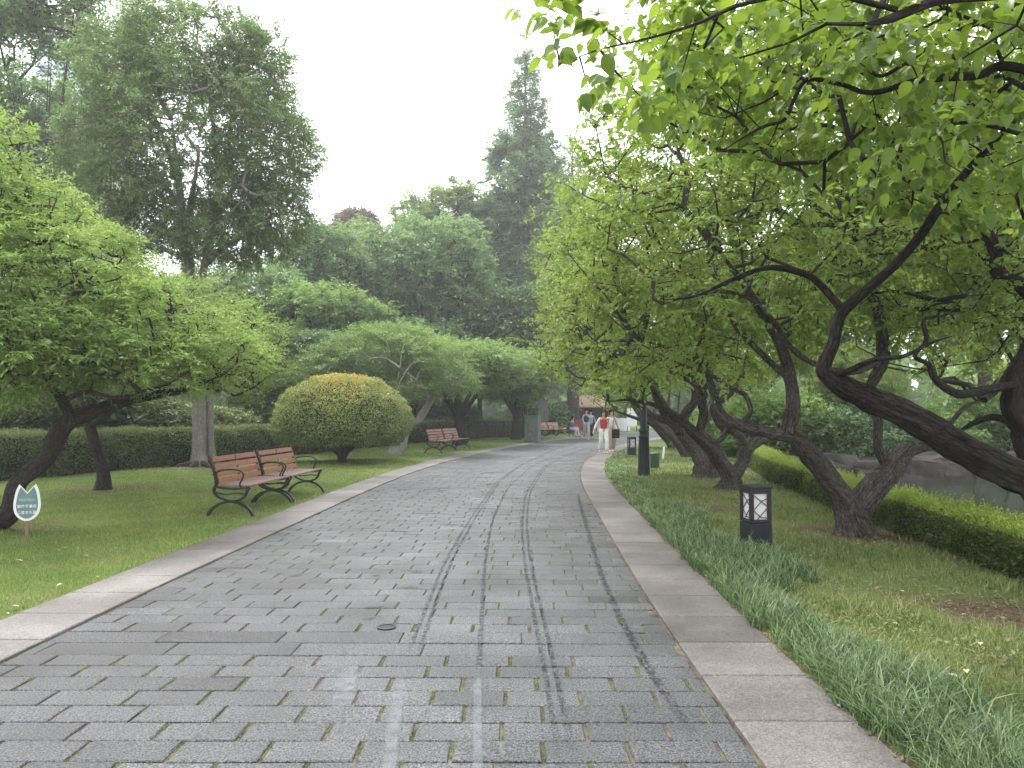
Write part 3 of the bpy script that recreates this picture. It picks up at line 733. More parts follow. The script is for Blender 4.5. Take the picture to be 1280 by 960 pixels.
# liriope border
def lirw(y): return .62+.10*np.sin(y*1.9)+.25*sst(4.5, 7, y)
ncl = 5200
x = rg.uniform(1, 8, 200000); y = rg.uniform(2.7, 27, 200000); t = path_t(x, y)-(HW+KW)
k = (t > .035+.04*wob(x*5, y*5)) & (rg.uniform(0, 1, len(x)) < 1.25*sst(1.3, .7, t/(lirw(y)*(.72+.35*wob(x*1.5, y*2))))*(.35+.65*sst(-.55, .1, wob(x*4.5, y*4)+.4*wob(x*10, y*11)))) & in_view(x, y) & (rg.uniform(0, 1, len(x)) < np.clip((5/y)**1.2, .12, 1)*(1-.75*sst(8, 14, y)))
x, y = x[k][:ncl], y[k][:ncl]; per = 11
X2 = np.repeat(x, per)+rg.normal(0, .03, len(x)*per); Y2 = np.repeat(y, per)+rg.normal(0, .03, len(x)*per)
hh = np.repeat(rg.uniform(.08, .225, len(x))*(1-.45*sst(8, 13, y)), per)*rg.uniform(.5, 1.25, len(X2)); w = .0064*np.maximum(Y2/5, 1)**.8*rg.uniform(.7, 1.3, len(X2))
tn = np.repeat(rg.normal(.45, .16, len(x))+.3*sst(9, 14, y), per)+rg.normal(0, .26, len(X2))
blades('lilyturf_border', np.stack([X2, Y2, gz(X2, Y2)-.01], -1), hh, w, rg.uniform(.25, 1.05, len(X2)), tn, M['liriope'], 4, 'blue-green strap-leaved lilyturf border along the right kerb')
print('liriope', len(X2))
# moss tufts in paving joints
def joint_tufts():
    k = rg.integers(0, n_q, 10000)
    a = quads_np[k]; edge = rg.uniform(0, 1, len(k)) < .62
    s_ = np.where(edge, rg.uniform(a[:, 0], a[:, 1]), a[:, 0]-.005); t_ = np.where(edge, a[:, 2]-.009, rg.uniform(a[:, 2], a[:, 3]))
    x, y = path_pt(s_, t_); keep = (y < 9) & (y > 2.4) & in_view(x, y) & (wob(x*3, y*3)+.5*wob(x*9, y*8) > -.25)
    return x[keep], y[keep]
quads_np = np.array(quads); near_q = quads_np[(quads_np[:, 0] > s_at(2.4)) & (quads_np[:, 0] < s_at(9))]; quads_np = near_q; n_q = len(quads_np)
x, y = joint_tufts(); per = 5
X2 = np.repeat(x, per)+rg.normal(0, .004, len(x)*per); Y2 = np.repeat(y, per)+rg.normal(0, .003, len(x)*per)
blades('joint_moss', np.stack([X2, Y2, np.full(len(X2), -.01)], -1), rg.uniform(.008, .018, len(X2)), rg.uniform(.002, .004, len(X2)), rg.uniform(0, .8, len(X2)), rg.normal(.6, .25, len(X2)), M['grass_r'], 1, 'moss and tiny weeds growing in the paving joints')

# low weeds and litter
def flat_leaves(name, label, x, y, size, mat, tint, up=.25, h=.02):
    n = len(x); az = rg.uniform(0, 6.283, n); ax = np.stack([np.cos(az), np.sin(az), rg.normal(up, .25, n)], -1)
    nr = np.stack([rg.normal(0, .3, n), rg.normal(0, .3, n), np.ones(n)], -1)
    o = link(name, leaves_mesh(name, np.stack([x, y, gz(x, y)+h*rg.uniform(.2, 1.6, n)], -1), ax, nr, size, size*rg.uniform(.45, .8, n), tint, T_FAR), mat); tag(o, label, 'ground cover', kind='stuff')
x, y = scatter(rg, 260000, 1.2, 9.5, 2.8, 24, lambda x, y: dr_(x, y)*.8*sst(-.3, .5, wob(x*3.1, y*2.9)+.4*wob(x*8, y*8)))
flat_leaves('low_weeds', 'small broad leaved weeds mixed through the right rough grass', x, y, rg.uniform(.014, .036, len(x)), M['grass_r'], rg.normal(.42, .2, len(x))+.1*wob(x*2, y*2), .5, .03)
x, y = scatter(rg, 300000, -12, 9.5, 2.8, 26, lambda x, y: in_view(x, y)*np.clip((6/y)**1.5, .05, 1)*np.where(path_t(x, y) > 0, .28*(path_t(x, y) > HW+KW)+.35*bare_amt(x, y)*(path_t(x, y) > HW+KW-.08), (.004+.30*bare_amt(x, y))*(path_t(x, y) < -(HW+KW)))*(x < hr_x(y))*(x > hl_x(y)))
flat_leaves('leaf_litter', 'brown leaf litter and crumbs on the bare soil', x, y, rg.uniform(.012, .045, len(x)), M['leaf_brown'], rg.uniform(0, 1, len(x)), .1, .012)
x, y = scatter(rg, 60000, -9, 3, 4.6, 22, lambda x, y: (np.abs(path_t(x, y)+(HW+KW-.01)) < .05)*in_view(x, y)*(wob(x*4, y*5) > -.3))
blades('kerb_fringe_grass', np.stack([x, y, np.full(len(x), .0)], -1), rg.uniform(.03, .075, len(x)), .005*np.maximum(y/6, 1), rg.uniform(.3, 1.1, len(x)), rg.normal(.55, .2, len(x)), M['grass'], 1, 'longer grass fringe spilling over the left kerb')

# fallen leaves on the lawns
def fallen(px, py, sz, mat, label, group, k):
    g = P(px, py, 1371/(py-515.0)); me = leaves_mesh('fallen_leaf', np.zeros((1, 3)), np.array([[math.cos(k*2.1), math.sin(k*2.1), .12]]), np.array([[.1*math.sin(k), .15, 1.]]), np.array([sz]), np.array([sz*.62]), np.array([.5]), T_NEAR)
    o = link('fallen_leaf', me, mat); o.location = (g[0], g[1], float(gz(g[0], g[1]))+.032); tag(o, label, 'leaf', group)
for k, (a, b2, sz) in enumerate([(18, 704, .085), (74, 691, .055), (85, 687, .045), (104, 698, .055), (70, 681, .04), (147, 688, .04), (170, 664, .04), (122, 725, .04), (78, 734, .05), (14, 762, .06), (60, 642, .05), (160, 670, .04), (183, 672, .04)]):
    fallen(a, b2, sz, M['leaf_fallen'], 'pale dry leaf lying on the short grass of the left lawn', 'pale leaves on the left lawn', k)
fallen(123, 680, .09, M['leaf_fallen_red'], 'rust coloured dry leaf on the left lawn between the pale leaves', None, 3)
for k, (a, b2, sz) in enumerate([(1197, 860, .06), (1208, 852, .05), (1012, 705, .09), (1130, 752, .07), (1225, 818, .05), (1203, 782, .05), (1122, 794, .04), (1240, 905, .05)]):
    fallen(a, b2, sz, M['leaf_fallen'], 'pale dry leaf lying in the rough grass on the right of the path', 'pale leaves in the right rough grass', k+4)

# ------------------------------------------------------------------ hedges
def hedge(name, label, line, width, h0, h1, nleaf, ll, mat, seed, dens=None, topc=.35, sprout=0, zoff=0, group=None, sidet=.3, sprl=.11):
    rg = np.random.default_rng(seed); line = np.array(line, float); c0 = line[0]
    base = np.array([c0[0], c0[1], float(gz(*c0))]); root = empty(name, base, label, 'hedge', group)
    d2 = np.concatenate([[0], np.cumsum(np.linalg.norm(np.diff(line, axis=0), axis=1))])
    def at(s, w, hfr):                       # w 0..1 across, away from front line ; hfr 0..1
        x = np.interp(s, d2, line[:, 0]); y = np.interp(s, d2, line[:, 1]); e = .3
        dx = np.interp(s+e, d2, line[:, 0])-np.interp(s-e, d2, line[:, 0]); dy = np.interp(s+e, d2, line[:, 1])-np.interp(s-e, d2, line[:, 1]); l = np.maximum(np.hypot(dx, dy), 1e-6)
        sg = 1 if line[:, 0].mean() > 3 else -1
        nx_, ny_ = dy/l*sg, -dx/l*sg
        hh = h0+(h1-h0)*s/d2[-1]
        X_ = x+nx_*w*width; Y_ = y+ny_*w*width
        return X_, Y_, gz(x, y)+hfr*hh, nx_, ny_
    # opaque core standing for twigs, added so light does not pass through
    ns = int(d2[-1]/.25)+2; prof = [(.06, -.02), (.05, .5), (.08, .9), (.25, .955), (.75, .955), (.92, .9), (.95, .5), (.94, -.02)]
    sg_ = np.linspace(0, d2[-1], ns); V = []
    for w_, hf in prof:
        x_, y_, z_, a, b2 = at(sg_, w_, hf); j = .02*np.sin(sg_*7+w_*9)+.02*np.sin(sg_*17+hf*9); V.append(np.stack([x_+j*a*2, y_+j*b2*2, z_+j*.8], -1))
    V = np.stack(V, 1); k = len(prof); i = (np.arange(ns-1)[:, None]*k+np.arange(k-1)[None]).ravel()
    F = np.stack([i, i+1, i+k+1, i+k], -1); caps = np.array([list(range(k)), [(ns-1)*k+q for q in range(k)]])
    link('twig_light_block', np_mesh('twig_light_block', V.reshape(-1, 3)-base, F, None, True, caps), M['core'], root)
    # leaves
    s = rg.uniform(0, d2[-1], nleaf)
    if dens is not None: k = rg.uniform(0, 1, nleaf) < dens(np.interp(s, d2, line[:, 1])); s = s[k]
    s = s[rg.uniform(0, 1, len(s)) < .55+.45*np.sin(s*2.3+1)*np.sin(s*5.1)+.3]
    n = len(s); u = rg.uniform(0, 1, n); face = rg.uniform(0, 1, n)
    front = face < .5; top = (face >= .5) & (face < .92)
    w = np.where(front, .0+.13*rg.uniform(-.75, 1, n)+.05*np.sin(s*4.3+u*5)*np.sin(s*1.7+2), np.where(top, u, .97+.05*rg.uniform(-1, .6, n))); hf = np.where(top, 1+.0*u, u**.85)
    x_, y_, z_, nx_, ny_ = at(s, w, hf)
    z_ = z_+np.where(top, rg.normal(0, .028, n)+.04*np.sin(s*5)*np.sin(u*6+s)+.03*np.sin(s*13+u*9), 0)
    nrm = np.where(front[:, None], np.stack([-nx_, -ny_, np.full(n, .25)], -1), np.where(top[:, None], np.array([0, 0, 1.0]), np.stack([nx_, ny_, np.full(n, .2)], -1)))
    ax = nrm*.55+rg.normal(0, .55, (n, 3)); ax[:, 2] += .25
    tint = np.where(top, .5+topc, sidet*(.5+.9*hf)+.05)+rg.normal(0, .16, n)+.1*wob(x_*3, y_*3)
    L = ll*rg.uniform(.6, 1.3, n); pos = np.stack([x_, y_, z_], -1)-base
    parts = [[pos, ax, nrm+rg.normal(0, .45, (n, 3)), L, L*.55, tint]]
    if sprout:
        k = np.where(top)[0][:sprout]; tp = pos[k]; dr = np.tile([[0, 0, 1.]], (len(k), 1))+rg.normal(0, .25, (len(k), 3))
        A = sprigs(rg, tp, dr, 1, sprl, 7, ll*.9, ll*.5, -.3, .6, .25, .93); parts.append(A)
    A = [np.concatenate([p[i] for p in parts]) for i in range(6)]
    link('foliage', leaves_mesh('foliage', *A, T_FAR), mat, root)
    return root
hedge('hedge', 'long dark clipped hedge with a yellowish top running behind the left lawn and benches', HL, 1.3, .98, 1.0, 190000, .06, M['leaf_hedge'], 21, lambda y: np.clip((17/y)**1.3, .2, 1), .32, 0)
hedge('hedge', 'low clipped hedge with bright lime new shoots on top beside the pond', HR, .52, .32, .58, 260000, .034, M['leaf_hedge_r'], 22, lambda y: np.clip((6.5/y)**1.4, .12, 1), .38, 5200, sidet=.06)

# ------------------------------------------------------------------ topiary
def topiary():
    rg = np.random.default_rng(5); c = P(428, 578, 21.8); base = np.array([c[0], c[1], 0.0])
    root = empty('topiary_shrub', base, 'large domed clipped topiary shrub with orange yellow new growth on top', 'shrub')
    R, zb, zt = 2.02, .52, 2.62
    n = 62000; dv = norm(rg.normal(0, 1, (n, 3))); up = dv[:, 2] > -.62; dv = dv[up]; n = len(dv)
    zc = 1.12
    rr = 1-.10*rg.uniform(0, 1, n)**2+.03*np.sin(dv[:, 0]*7+1)*np.sin(dv[:, 1]*6+dv[:, 2]*5)+.02*np.sin(dv[:, 0]*17)*np.sin(dv[:, 1]*15)+.05*(rg.uniform(0, 1, n) > .985)+.012*np.sin(dv[:, 2]*40+dv[:, 0]*9)
    sc = np.where((dv[:, 2] > 0)[:, None], np.array([R, R, zt-zc]), np.array([R, R, .95]))
    pos = dv*sc*rr[:, None]+np.array([0, 0, zc])
    nr = norm(dv/sc*2); ax = nr*.6+rg.normal(0, .55, (n, 3))
    hf = np.clip((pos[:, 2]-.7)/1.9, 0, 1); tint = .20+.52*hf**1.2+rg.normal(0, .17, n)+.08*np.sin(dv[:, 0]*11+dv[:, 1]*7)*np.sin(dv[:, 2]*9)+.10*np.sin(dv[:, 0]*6+1)*hf
    L = .062*rg.uniform(.6, 1.25, n)
    link('foliage', leaves_mesh('foliage', pos, ax, nr+rg.normal(0, .4, (n, 3)), L, L*.55, tint, T_FAR), M['leaf_topiary'], root)
    # inner twig shell
    V = []; 
    for i in range(13):
        for j in range(28):
            th = math.pi*(i/12)*.62; a = 2*math.pi*j/28; q = .86+.03*math.sin(j*3+i*2)
            dz = math.cos(th); s2 = math.sin(th); V.append((R*q*s2*math.cos(a), R*q*s2*math.sin(a), zc+(zt-zc if dz > 0 else .9)*q*dz))
    F = [(i*28+j, i*28+(j+1) % 28, (i+1)*28+(j+1) % 28, (i+1)*28+j) for i in range(12) for j in range(28)]
    link('inner_twigs', np_mesh('inner_twigs', V, F, None, True), M['core'], root)
    limbs = []
    for k in range(9):
        a = k*.7+.3; r1 = rg.uniform(.5, 1.25)
        limbs.append(([(.05*math.cos(a), .05*math.sin(a), -.03), (.10*math.cos(a), .10*math.sin(a), .22), (.45*r1*math.cos(a), .45*r1*math.sin(a), .55), (r1*math.cos(a), r1*math.sin(a), 1.1)], [.075, .06, .045, .03]))
    link('stems', trunk_mesh('stems', limbs, .08, 10, .15, .3, 3), M['bark_brown'], root)
topiary()

# ------------------------------------------------------------------ right-hand trees
G3 = lambda px, py: P(px, py, 1371/(py-515.0))
# tree A : V-shaped trunk
a0 = np.array([4.05, 8.72, -.05])
A_l = [a0, P(1062, 650, 8.72), P(1050, 622, 8.7), P(1022, 580, 8.6), P(1000, 555, 8.5), P(985, 540, 8.45)]
A_r = [P(1064, 655, 8.75), P(1082, 622, 8.8), P(1105, 597, 8.9), P(1125, 572, 9.0), P(1138, 560, 9.05)]
A_limbs = [(A_l, [.27, .22, .19, .165, .15, .13]),
           (A_r, [.2, .2, .19, .17, .12]),
           ([P(985, 540, 8.45), P(992, 505, 8.4), P(988, 470, 8.4), P(975, 430, 8.3), P(955, 395, 8.1), P(930, 355, 7.9), P(900, 315, 7.7)], [.12, .11, .10, .085, .07, .05, .03]),
           ([P(990, 545, 8.45), P(955, 540, 8.5), P(925, 532, 8.6), P(905, 520, 8.7), P(893, 495, 8.8), P(880, 460, 8.9), P(850, 440, 9), P(800, 425, 9.1)], [.11, .10, .085, .075, .06, .05, .04, .02]),
           ([P(912, 528, 8.7), P(905, 545, 8.8), P(893, 552, 8.9), P(880, 540, 9), P(876, 520, 9.1)], [.055, .05, .045, .035, .02]),
           ([P(925, 532, 8.6), P(938, 515, 8.5), P(932, 495, 8.5), P(915, 485, 8.5), P(890, 470, 8.5), P(850, 455, 8.6), P(800, 430, 8.7)], [.05, .045, .04, .035, .03, .025, .018]),
           ([P(1110, 585, 8.95), P(1098, 560, 8.9), P(1097, 525, 8.9), P(1085, 492, 8.9), P(1103, 450, 8.8), P(1100, 400, 8.8), P(1085, 350, 8.8), P(1070, 300, 8.6)], [.09, .07, .07, .08, .11, .10, .08, .05]),
           ([P(1125, 572, 9.0), P(1150, 560, 9.1), P(1175, 545, 9.2), P(1205, 510, 9.3), P(1230, 500, 9.4)], [.09, .06, .05, .04, .025]),
           ([P(988, 475, 8.4), P(960, 450, 8.3), P(935, 425, 8.2), P(915, 400, 8.1), P(905, 370, 8.0)], [.06, .05, .045, .04, .03]),
           ([P(1103, 452, 8.8), P(1060, 465, 8.4), P(1000, 445, 8.1), P(965, 400, 7.8), P(930, 370, 7.6), P(880, 365, 7.5), P(830, 380, 7.4)], [.05, .045, .04, .04, .035, .03, .02])]
A_lobes = [(P(900, 330, 8.2), (1.5, 1.6, 1.1)), (P(820, 300, 8.8), (1.2, 1.6, 1.1)), (P(1010, 290, 8.0), (1.6, 1.5, .9)), (P(1150, 280, 9.0), (1.7, 1.8, 1.1)), (P(880, 190, 9.0), (1.5, 1.8, 1.0)), (P(1080, 150, 9.4), (2.2, 2, 1.0)), (P(800, 405, 9.4), (1.0, 1.5, .7)),
           (P(1230, 400, 10.5), (1.6, 1.8, 1.1)), (P(960, 90, 10), (1.6, 1.6, .9)), (P(1200, 60, 10), (1.8, 1.6, .9)), (P(840, 215, 10), (1.3, 1.5, .9)), (P(930, 420, 10), (1.2, 1.4, .5))]
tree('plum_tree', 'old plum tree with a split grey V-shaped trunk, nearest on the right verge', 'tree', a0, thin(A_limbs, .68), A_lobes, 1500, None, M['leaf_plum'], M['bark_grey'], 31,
     'old plum trees on the right of the path', sp=(4, .38, 7, .078, .046), tk=44, rough=.13, flare=.55, step=.03, stubs=(1,), r_tip=.0055, rmax=.05, wig=.3, droop=.35, rexp=.45)
# tree B : big dark trunk leaning in from the right, canopy overhead
b0 = np.array([4.25, 3.9, -.05])
B_main = [b0, np.array([4.05, 4.05, .45]), np.array([3.55, 4.3, .93]), P(1280, 598, 4.5), P(1200, 558, 4.7), P(1130, 518, 4.9), P(1080, 497, 5.0), P(1048, 480, 5.0), P(1030, 462, 5.0)]
B_limbs = [(B_main, [.24, .2, .185, .17, .175, .165, .15, .13, .085]),
           ([P(1048, 480, 5.0), P(1030, 462, 5.0), P(1042, 428, 4.95), P(1052, 392, 4.9), P(1080, 365, 4.8), P(1115, 335, 4.6), P(1150, 295, 4.4), P(1180, 250, 4.2), P(1230, 190, 4.0), P(1300, 120, 3.9)], [.1, .08, .072, .07, .062, .058, .052, .045, .04, .035]),
           ([P(1053, 388, 4.9), P(1030, 360, 4.9), P(1005, 342, 4.9), P(960, 335, 4.9), P(915, 350, 4.9), P(870, 370, 5), P(830, 375, 5.1)], [.05, .045, .038, .032, .026, .02, .012]),
           ([P(1040, 472, 5.0), P(1065, 462, 4.9), P(1092, 450, 4.8), P(1130, 445, 4.9), P(1160, 430, 5), P(1190, 420, 5)], [.04, .032, .028, .024, .02, .012]),
           # overhead limbs
           ([np.array([4.05, 4.05, .6]), np.array([4.0, 3.8, 1.8]), np.array([3.5, 3.5, 2.7]), P(1290, 90, 3.3), P(1220, 94, 3.3), P(1150, 100, 3.3), P(1090, 116, 3.35), P(1050, 105, 3.4), P(1010, 100, 3.4), P(992, 125, 3.4), P(980, 150, 3.4), P(950, 160, 3.5), P(900, 190, 3.8)], [.13, .11, .08, .035, .032, .028, .022, .018, .016, .015, .013, .011, .006]),
           ([P(1290, -10, 2.7), P(1180, 0, 2.7), P(1110, 25, 2.7), P(1080, 30, 2.7)], [.035, .032, .028, .012]),
           ([P(1120, 12, 2.7), P(1020, -10, 2.6), P(930, 5, 2.55), P(870, 30, 2.5), P(810, 48, 2.45), P(750, 62, 2.4), P(700, 80, 2.35)], [.02, .016, .013, .010, .007, .005, .003]),
           ([P(1290, 172, 3.6), P(1240, 158, 3.6), P(1190, 155, 3.6), P(1150, 180, 3.7), P(1080, 200, 3.9)], [.022, .018, .014, .01, .005]),
           ([np.array([3.5, 3.5, 2.7]), P(1300, 20, 3.2), P(1220, 30, 3.3), P(1160, 60, 3.3), P(1130, 80, 3.35), P(1100, 95, 3.35), P(1080, 75, 3.4), P(1105, 50, 3.4), P(1085, 38, 3.4)], [.06, .03, .02, .018, .016, .014, .012, .010, .006]),
           ([np.array([4.0, 3.8, 1.8]), np.array([4.2, 3.0, 2.9]), np.array([3.4, 2.6, 3.2]), P(1290, -10, 2.7)], [.10, .07, .05, .035])]
B_lobes = [(P(1200, 60, 4.3), (1.1, 1.3, .45)), (P(1050, 120, 4.8), (1.2, 1.3, .5)), (P(1150, 200, 4.8), (1.3, 1.2, .45)), (P(940, 60, 5.0), (1.0, 1.2, .45)), (P(1000, 240, 5.2), (1.0, 1.1, .4)), (P(900, 190, 5.6), (.9, 1.0, .45)), (P(1230, 290, 5.2), (.8, .9, .35)),
           (P(1060, 20, 3.2), (.7, .5, .25)), (P(1240, 130, 3.2), (.5, .5, .3)), (P(940, 30, 2.9), (.35, .3, .15))]
EXA = [P(a, b2, Y_) for a, b2, Y_ in ((690, 30, 2.35), (700, 75, 2.3), (735, 110, 2.4), (770, 90, 2.45), (800, 120, 2.6), (830, 60, 2.5), (760, 40, 2.45), (850, 100, 2.7), (880, 60, 2.7), (905, 35, 2.8))]
tree('plum_tree', 'huge dark plum trunk leaning in from the right edge with its leafy canopy overhead', 'tree', b0, thin(B_limbs, .54), B_lobes, 700, None, M['leaf_near'], M['bark_dark'], 32,
     'old plum trees on the right of the path', sp=(2, .32, 8, .074, .048), tmpl=T_NEAR, tk=52, rough=.16, flare=.4, step=.022, r_tip=.003, rmax=.015, wig=.4, droop=.5, start=.3, extra_att=EXA, rexp=.45, spread=.9,
     filt=lambda p: (np.linalg.norm(p-np.array([0, 0, CH]), axis=1) > 1.9) & (p[:, 0] > (.018+.03*np.sin(p[:, 2]*9))*p[:, 1]) & (p[:, 0] > p[:, 1]*(.16-.6*(p[:, 2]-CH-.40*p[:, 1]))))
# tree C : trunk at the right edge behind the hedge
c0 = np.array([5.55, 7.6, -.1])
C_limbs = [([c0, np.array([5.5, 7.6, .5]), P(1285, 545, 7.6), P(1268, 510, 7.6), P(1275, 470, 7.6), P(1300, 420, 7.7), P(1310, 380, 7.7)], [.24, .2, .17, .16, .15, .12, .1]),
           ([P(1275, 480, 7.6), P(1248, 485, 7.5), P(1222, 490, 7.4), P(1196, 492, 7.3), P(1170, 475, 7.2), P(1160, 455, 7.2), P(1143, 445, 7.2), P(1158, 425, 7.2), P(1155, 400, 7.2), P(1185, 392, 7.2), P(1205, 370, 7.2)], [.07, .06, .055, .06, .045, .035, .03, .028, .024, .016, .008]),
           ([P(1310, 385, 7.7), P(1275, 355, 7.6), P(1248, 342, 7.5), P(1243, 315, 7.4), P(1232, 290, 7.3), P(1215, 265, 7.2)], [.09, .09, .085, .075, .06, .05]),
           ([P(1270, 530, 7.6), P(1240, 522, 7.8), P(1215, 530, 8), P(1190, 545, 8.2)], [.05, .045, .035, .02])]
C_lobes = [(P(1230, 330, 8.0), (1.3, 1.4, .8)), (P(1300, 250, 8.0), (1.6, 1.4, 1.0)), (P(1150, 360, 8.4), (1.1, 1.2, .6)), (P(1180, 200, 8.6), (1.6, 1.4, .9)), (P(1270, 420, 9.2), (1.2, 1.2, .6))]
tree('plum_tree', 'gnarled dark plum tree at the right edge standing behind the low hedge', 'tree', c0, thin(C_limbs, .75), C_lobes, 560, None, M['leaf_plum'], M['bark_dark'], 33,
     'old plum trees on the right of the path', sp=(3, .34, 7, .072, .042), tk=26, rough=.2, flare=.4, step=.035, r_tip=.005, rmax=.04, wig=.3, droop=.35, rexp=.45)
# tree D : slim fluted trunk, E : thick leaning trunk, further ones along the verge
def pl(px, py, Y): return P(px, py, Y)
d0 = np.array([4.18, 14.1, -.05])
tree('plum_tree', 'plum tree with a slim fluted forked trunk behind the near bollard lamp', 'tree', d0,
     [([d0, pl(912, 598, 14.1), pl(903, 580, 14.1), pl(890, 560, 14.0), pl(872, 545, 13.8), pl(850, 525, 13.6), pl(822, 508, 13.4), pl(790, 500, 13.2), pl(760, 502, 13)], [.24, .19, .17, .15, .12, .09, .055, .035, .02]),
      ([pl(915, 600, 14.1), pl(928, 578, 14.2), pl(935, 562, 14.2), pl(948, 551, 14.3), pl(960, 548, 14.4)], [.16, .13, .12, .11, .08]),
      ([pl(935, 562, 14.2), pl(925, 545, 14.3), pl(902, 532, 14.4), pl(893, 510, 14.5), pl(915, 490, 14.5), pl(930, 465, 14.5), pl(935, 430, 14.5)], [.07, .08, .08, .075, .07, .06, .04]),
      ([pl(872, 545, 13.8), pl(880, 520, 13.6), pl(878, 490, 13.4), pl(888, 460, 13.2), pl(880, 425, 13)], [.1, .1, .09, .07, .05]),
      ([pl(850, 528, 13.6), pl(868, 505, 13.4), pl(882, 492, 13.3), pl(850, 470, 13.0), pl(815, 455, 12.8), pl(780, 440, 12.6)], [.07, .06, .05, .045, .035, .02]),
      ([pl(845, 525, 13.6), pl(825, 500, 13.4), pl(812, 480, 13.2), pl(795, 460, 13), pl(775, 445, 12.8)], [.07, .06, .05, .035, .02])],
     [(pl(800, 390, 13), (2.0, 2.2, 1.2)), (pl(890, 370, 14), (2.0, 2.2, 1.3)), (pl(770, 300, 14), (1.6, 2, 1.2)), (pl(860, 260, 14.5), (2.2, 2, 1.4)), (pl(745, 400, 14), (.9, 1.6, 1.0)), (pl(960, 250, 15), (2, 2, 1.3)), (pl(760, 450, 13.5), (1.0, 1.4, .5))],
     950, None, M['leaf_plum'], M['bark_grey'], 34, 'old plum trees on the right of the path', sp=(4, .4, 8, .075, .043), thick=.85, tk=30, rough=.15, flare=.5, step=.05, r_tip=.006, wig=.3, droop=.35, topt=.15, stubs=(1,))
e0 = np.array([4.25, 16.2, -.05])
tree('plum_tree', 'plum tree with a thick trunk leaning far left over the black lamp post', 'tree', e0,
     [([e0, pl(882, 582, 16.3), pl(874, 562, 16.6), pl(860, 545, 16.9), pl(842, 530, 17.2), pl(828, 508, 17.4), pl(818, 480, 17.5), pl(822, 455, 17.5), pl(835, 435, 17.4)], [.36, .31, .29, .24, .17, .13, .11, .09, .06]),
      ([pl(842, 530, 17.2), pl(820, 522, 17.4), pl(798, 508, 17.6), pl(775, 488, 17.6), pl(750, 474, 17.6)], [.11, .08, .06, .045, .02]),
      ([pl(850, 543, 16), pl(855, 520, 16.1), pl(868, 500, 16.2), pl(870, 470, 16.3), pl(890, 430, 16.4)], [.14, .12, .11, .10, .06])],
     [(pl(760, 420, 16), (1.6, 2.2, 1.1)), (pl(840, 400, 16.5), (2.2, 2.2, 1.4)), (pl(760, 330, 17), (1.7, 2.2, 1.3)), (pl(735, 380, 17), (1.2, 2, 1.2)), (pl(850, 300, 17), (2.6, 2.2, 1.5))],
     850, None, M['leaf_plum'], M['bark_grey'], 35, 'old plum trees on the right of the path', sp=(4, .42, 8, .08, .046), thick=.8, tk=22, rough=.18, flare=.35, step=.07, r_tip=.008, wig=.3, droop=.35, tmpl=T_FAR, topt=.15)
def verge_plum(px, py, lean, label, seed, sc=1.0):
    Y = 1371/(py-515.0); b = P(px, py, Y); b[2] = -.05; h = 2.2*sc
    R_ = np.random.default_rng(seed)
    l0 = [b, b+[lean*.3, -.1, .5*sc], b+[lean*.8, -.2, 1.0*sc], b+[lean*1.4, -.3, 1.5*sc], b+[lean*1.9, -.5, 2.2*sc]]
    limbs = [(l0, [.26, .22, .19, .14, .07]), ([l0[1], b+[.5, .2, 1.1*sc], b+[.9, .4, 1.8*sc], b+[1.2, .3, 2.5*sc]], [.15, .12, .09, .05]),
             ([l0[2], b+[lean*.6, .5, 1.7*sc], b+[lean*.4, .9, 2.6*sc]], [.11, .08, .05]), ([l0[2], b+[lean*1.6, .2, 1.3*sc], b+[lean*2.4, .1, 1.6*sc]], [.09, .07, .04])]
    lobes = [(b+[lean*1.7, -.3, 3.0*sc], (1.7, 1.8, 1.0)), (b+[.3, .3, 3.6*sc], (2.0, 2, 1.2)), (b+[1.5, 0, 3.0*sc], (1.5, 1.7, 1.0)), (b+[lean*2.2, .3, 2.3*sc], (1.1, 1.4, .6))]
    return tree('plum_tree', label, 'tree', b, limbs, lobes, 330, None, M['leaf_plum'], M['bark_grey'], seed, 'old plum trees on the right of the path', sp=(4, .45, 8, .095, .055), thick=.8, tmpl=T_FAR, tk=14, step=.1, r_tip=.009, wig=.3, droop=.3, topt=.15)
verge_plum(862, 572, -1.0, 'plum tree with a short stout trunk behind the green bin', 36)
verge_plum(843, 561, -1.1, 'plum tree where the right verge curves, behind the far bollard lamp', 37, 1.05)
verge_plum(868, 551, -1.2, 'farthest plum tree on the right verge where the path bends away', 38, 1.1)

# ------------------------------------------------------------------ left-hand trees
t0 = np.array([-6.85, 9.4, -.05])
T1_limbs = [([t0, P(12, 640, 9.4), P(22, 605, 9.4), P(58, 572, 9.5), P(72, 545, 9.5), P(88, 525, 9.6), P(118, 515, 9.7), P(150, 500, 9.8), P(190, 495, 10.0), P(235, 485, 10.2), P(275, 470, 10.4)], [.22, .19, .17, .155, .15, .14, .12, .09, .07, .055, .03]),
            ([P(92, 530, 9.6), P(82, 508, 9.5), P(66, 485, 9.4), P(50, 468, 9.3), P(25, 468, 9.2), P(5, 445, 9.0)], [.1, .085, .07, .055, .045, .03]),
            ([P(55, 475, 9.35), P(70, 450, 9.4), P(60, 410, 9.4), P(75, 360, 9.5), P(60, 300, 9.6)], [.05, .045, .04, .035, .02]),
            ([P(80, 500, 9.5), P(110, 490, 9.3), P(150, 498, 9.2), P(175, 490, 9.1)], [.05, .04, .03, .02]),
            ([P(75, 498, 9.5), P(95, 475, 9.6), P(140, 470, 9.7), P(180, 440, 9.8), P(220, 410, 10)], [.05, .045, .04, .03, .02]),
            ([P(25, 468, 9.2), P(-10, 440, 9.2), P(-20, 380, 9.3), P(0, 330, 9.4)], [.04, .04, .035, .02])]
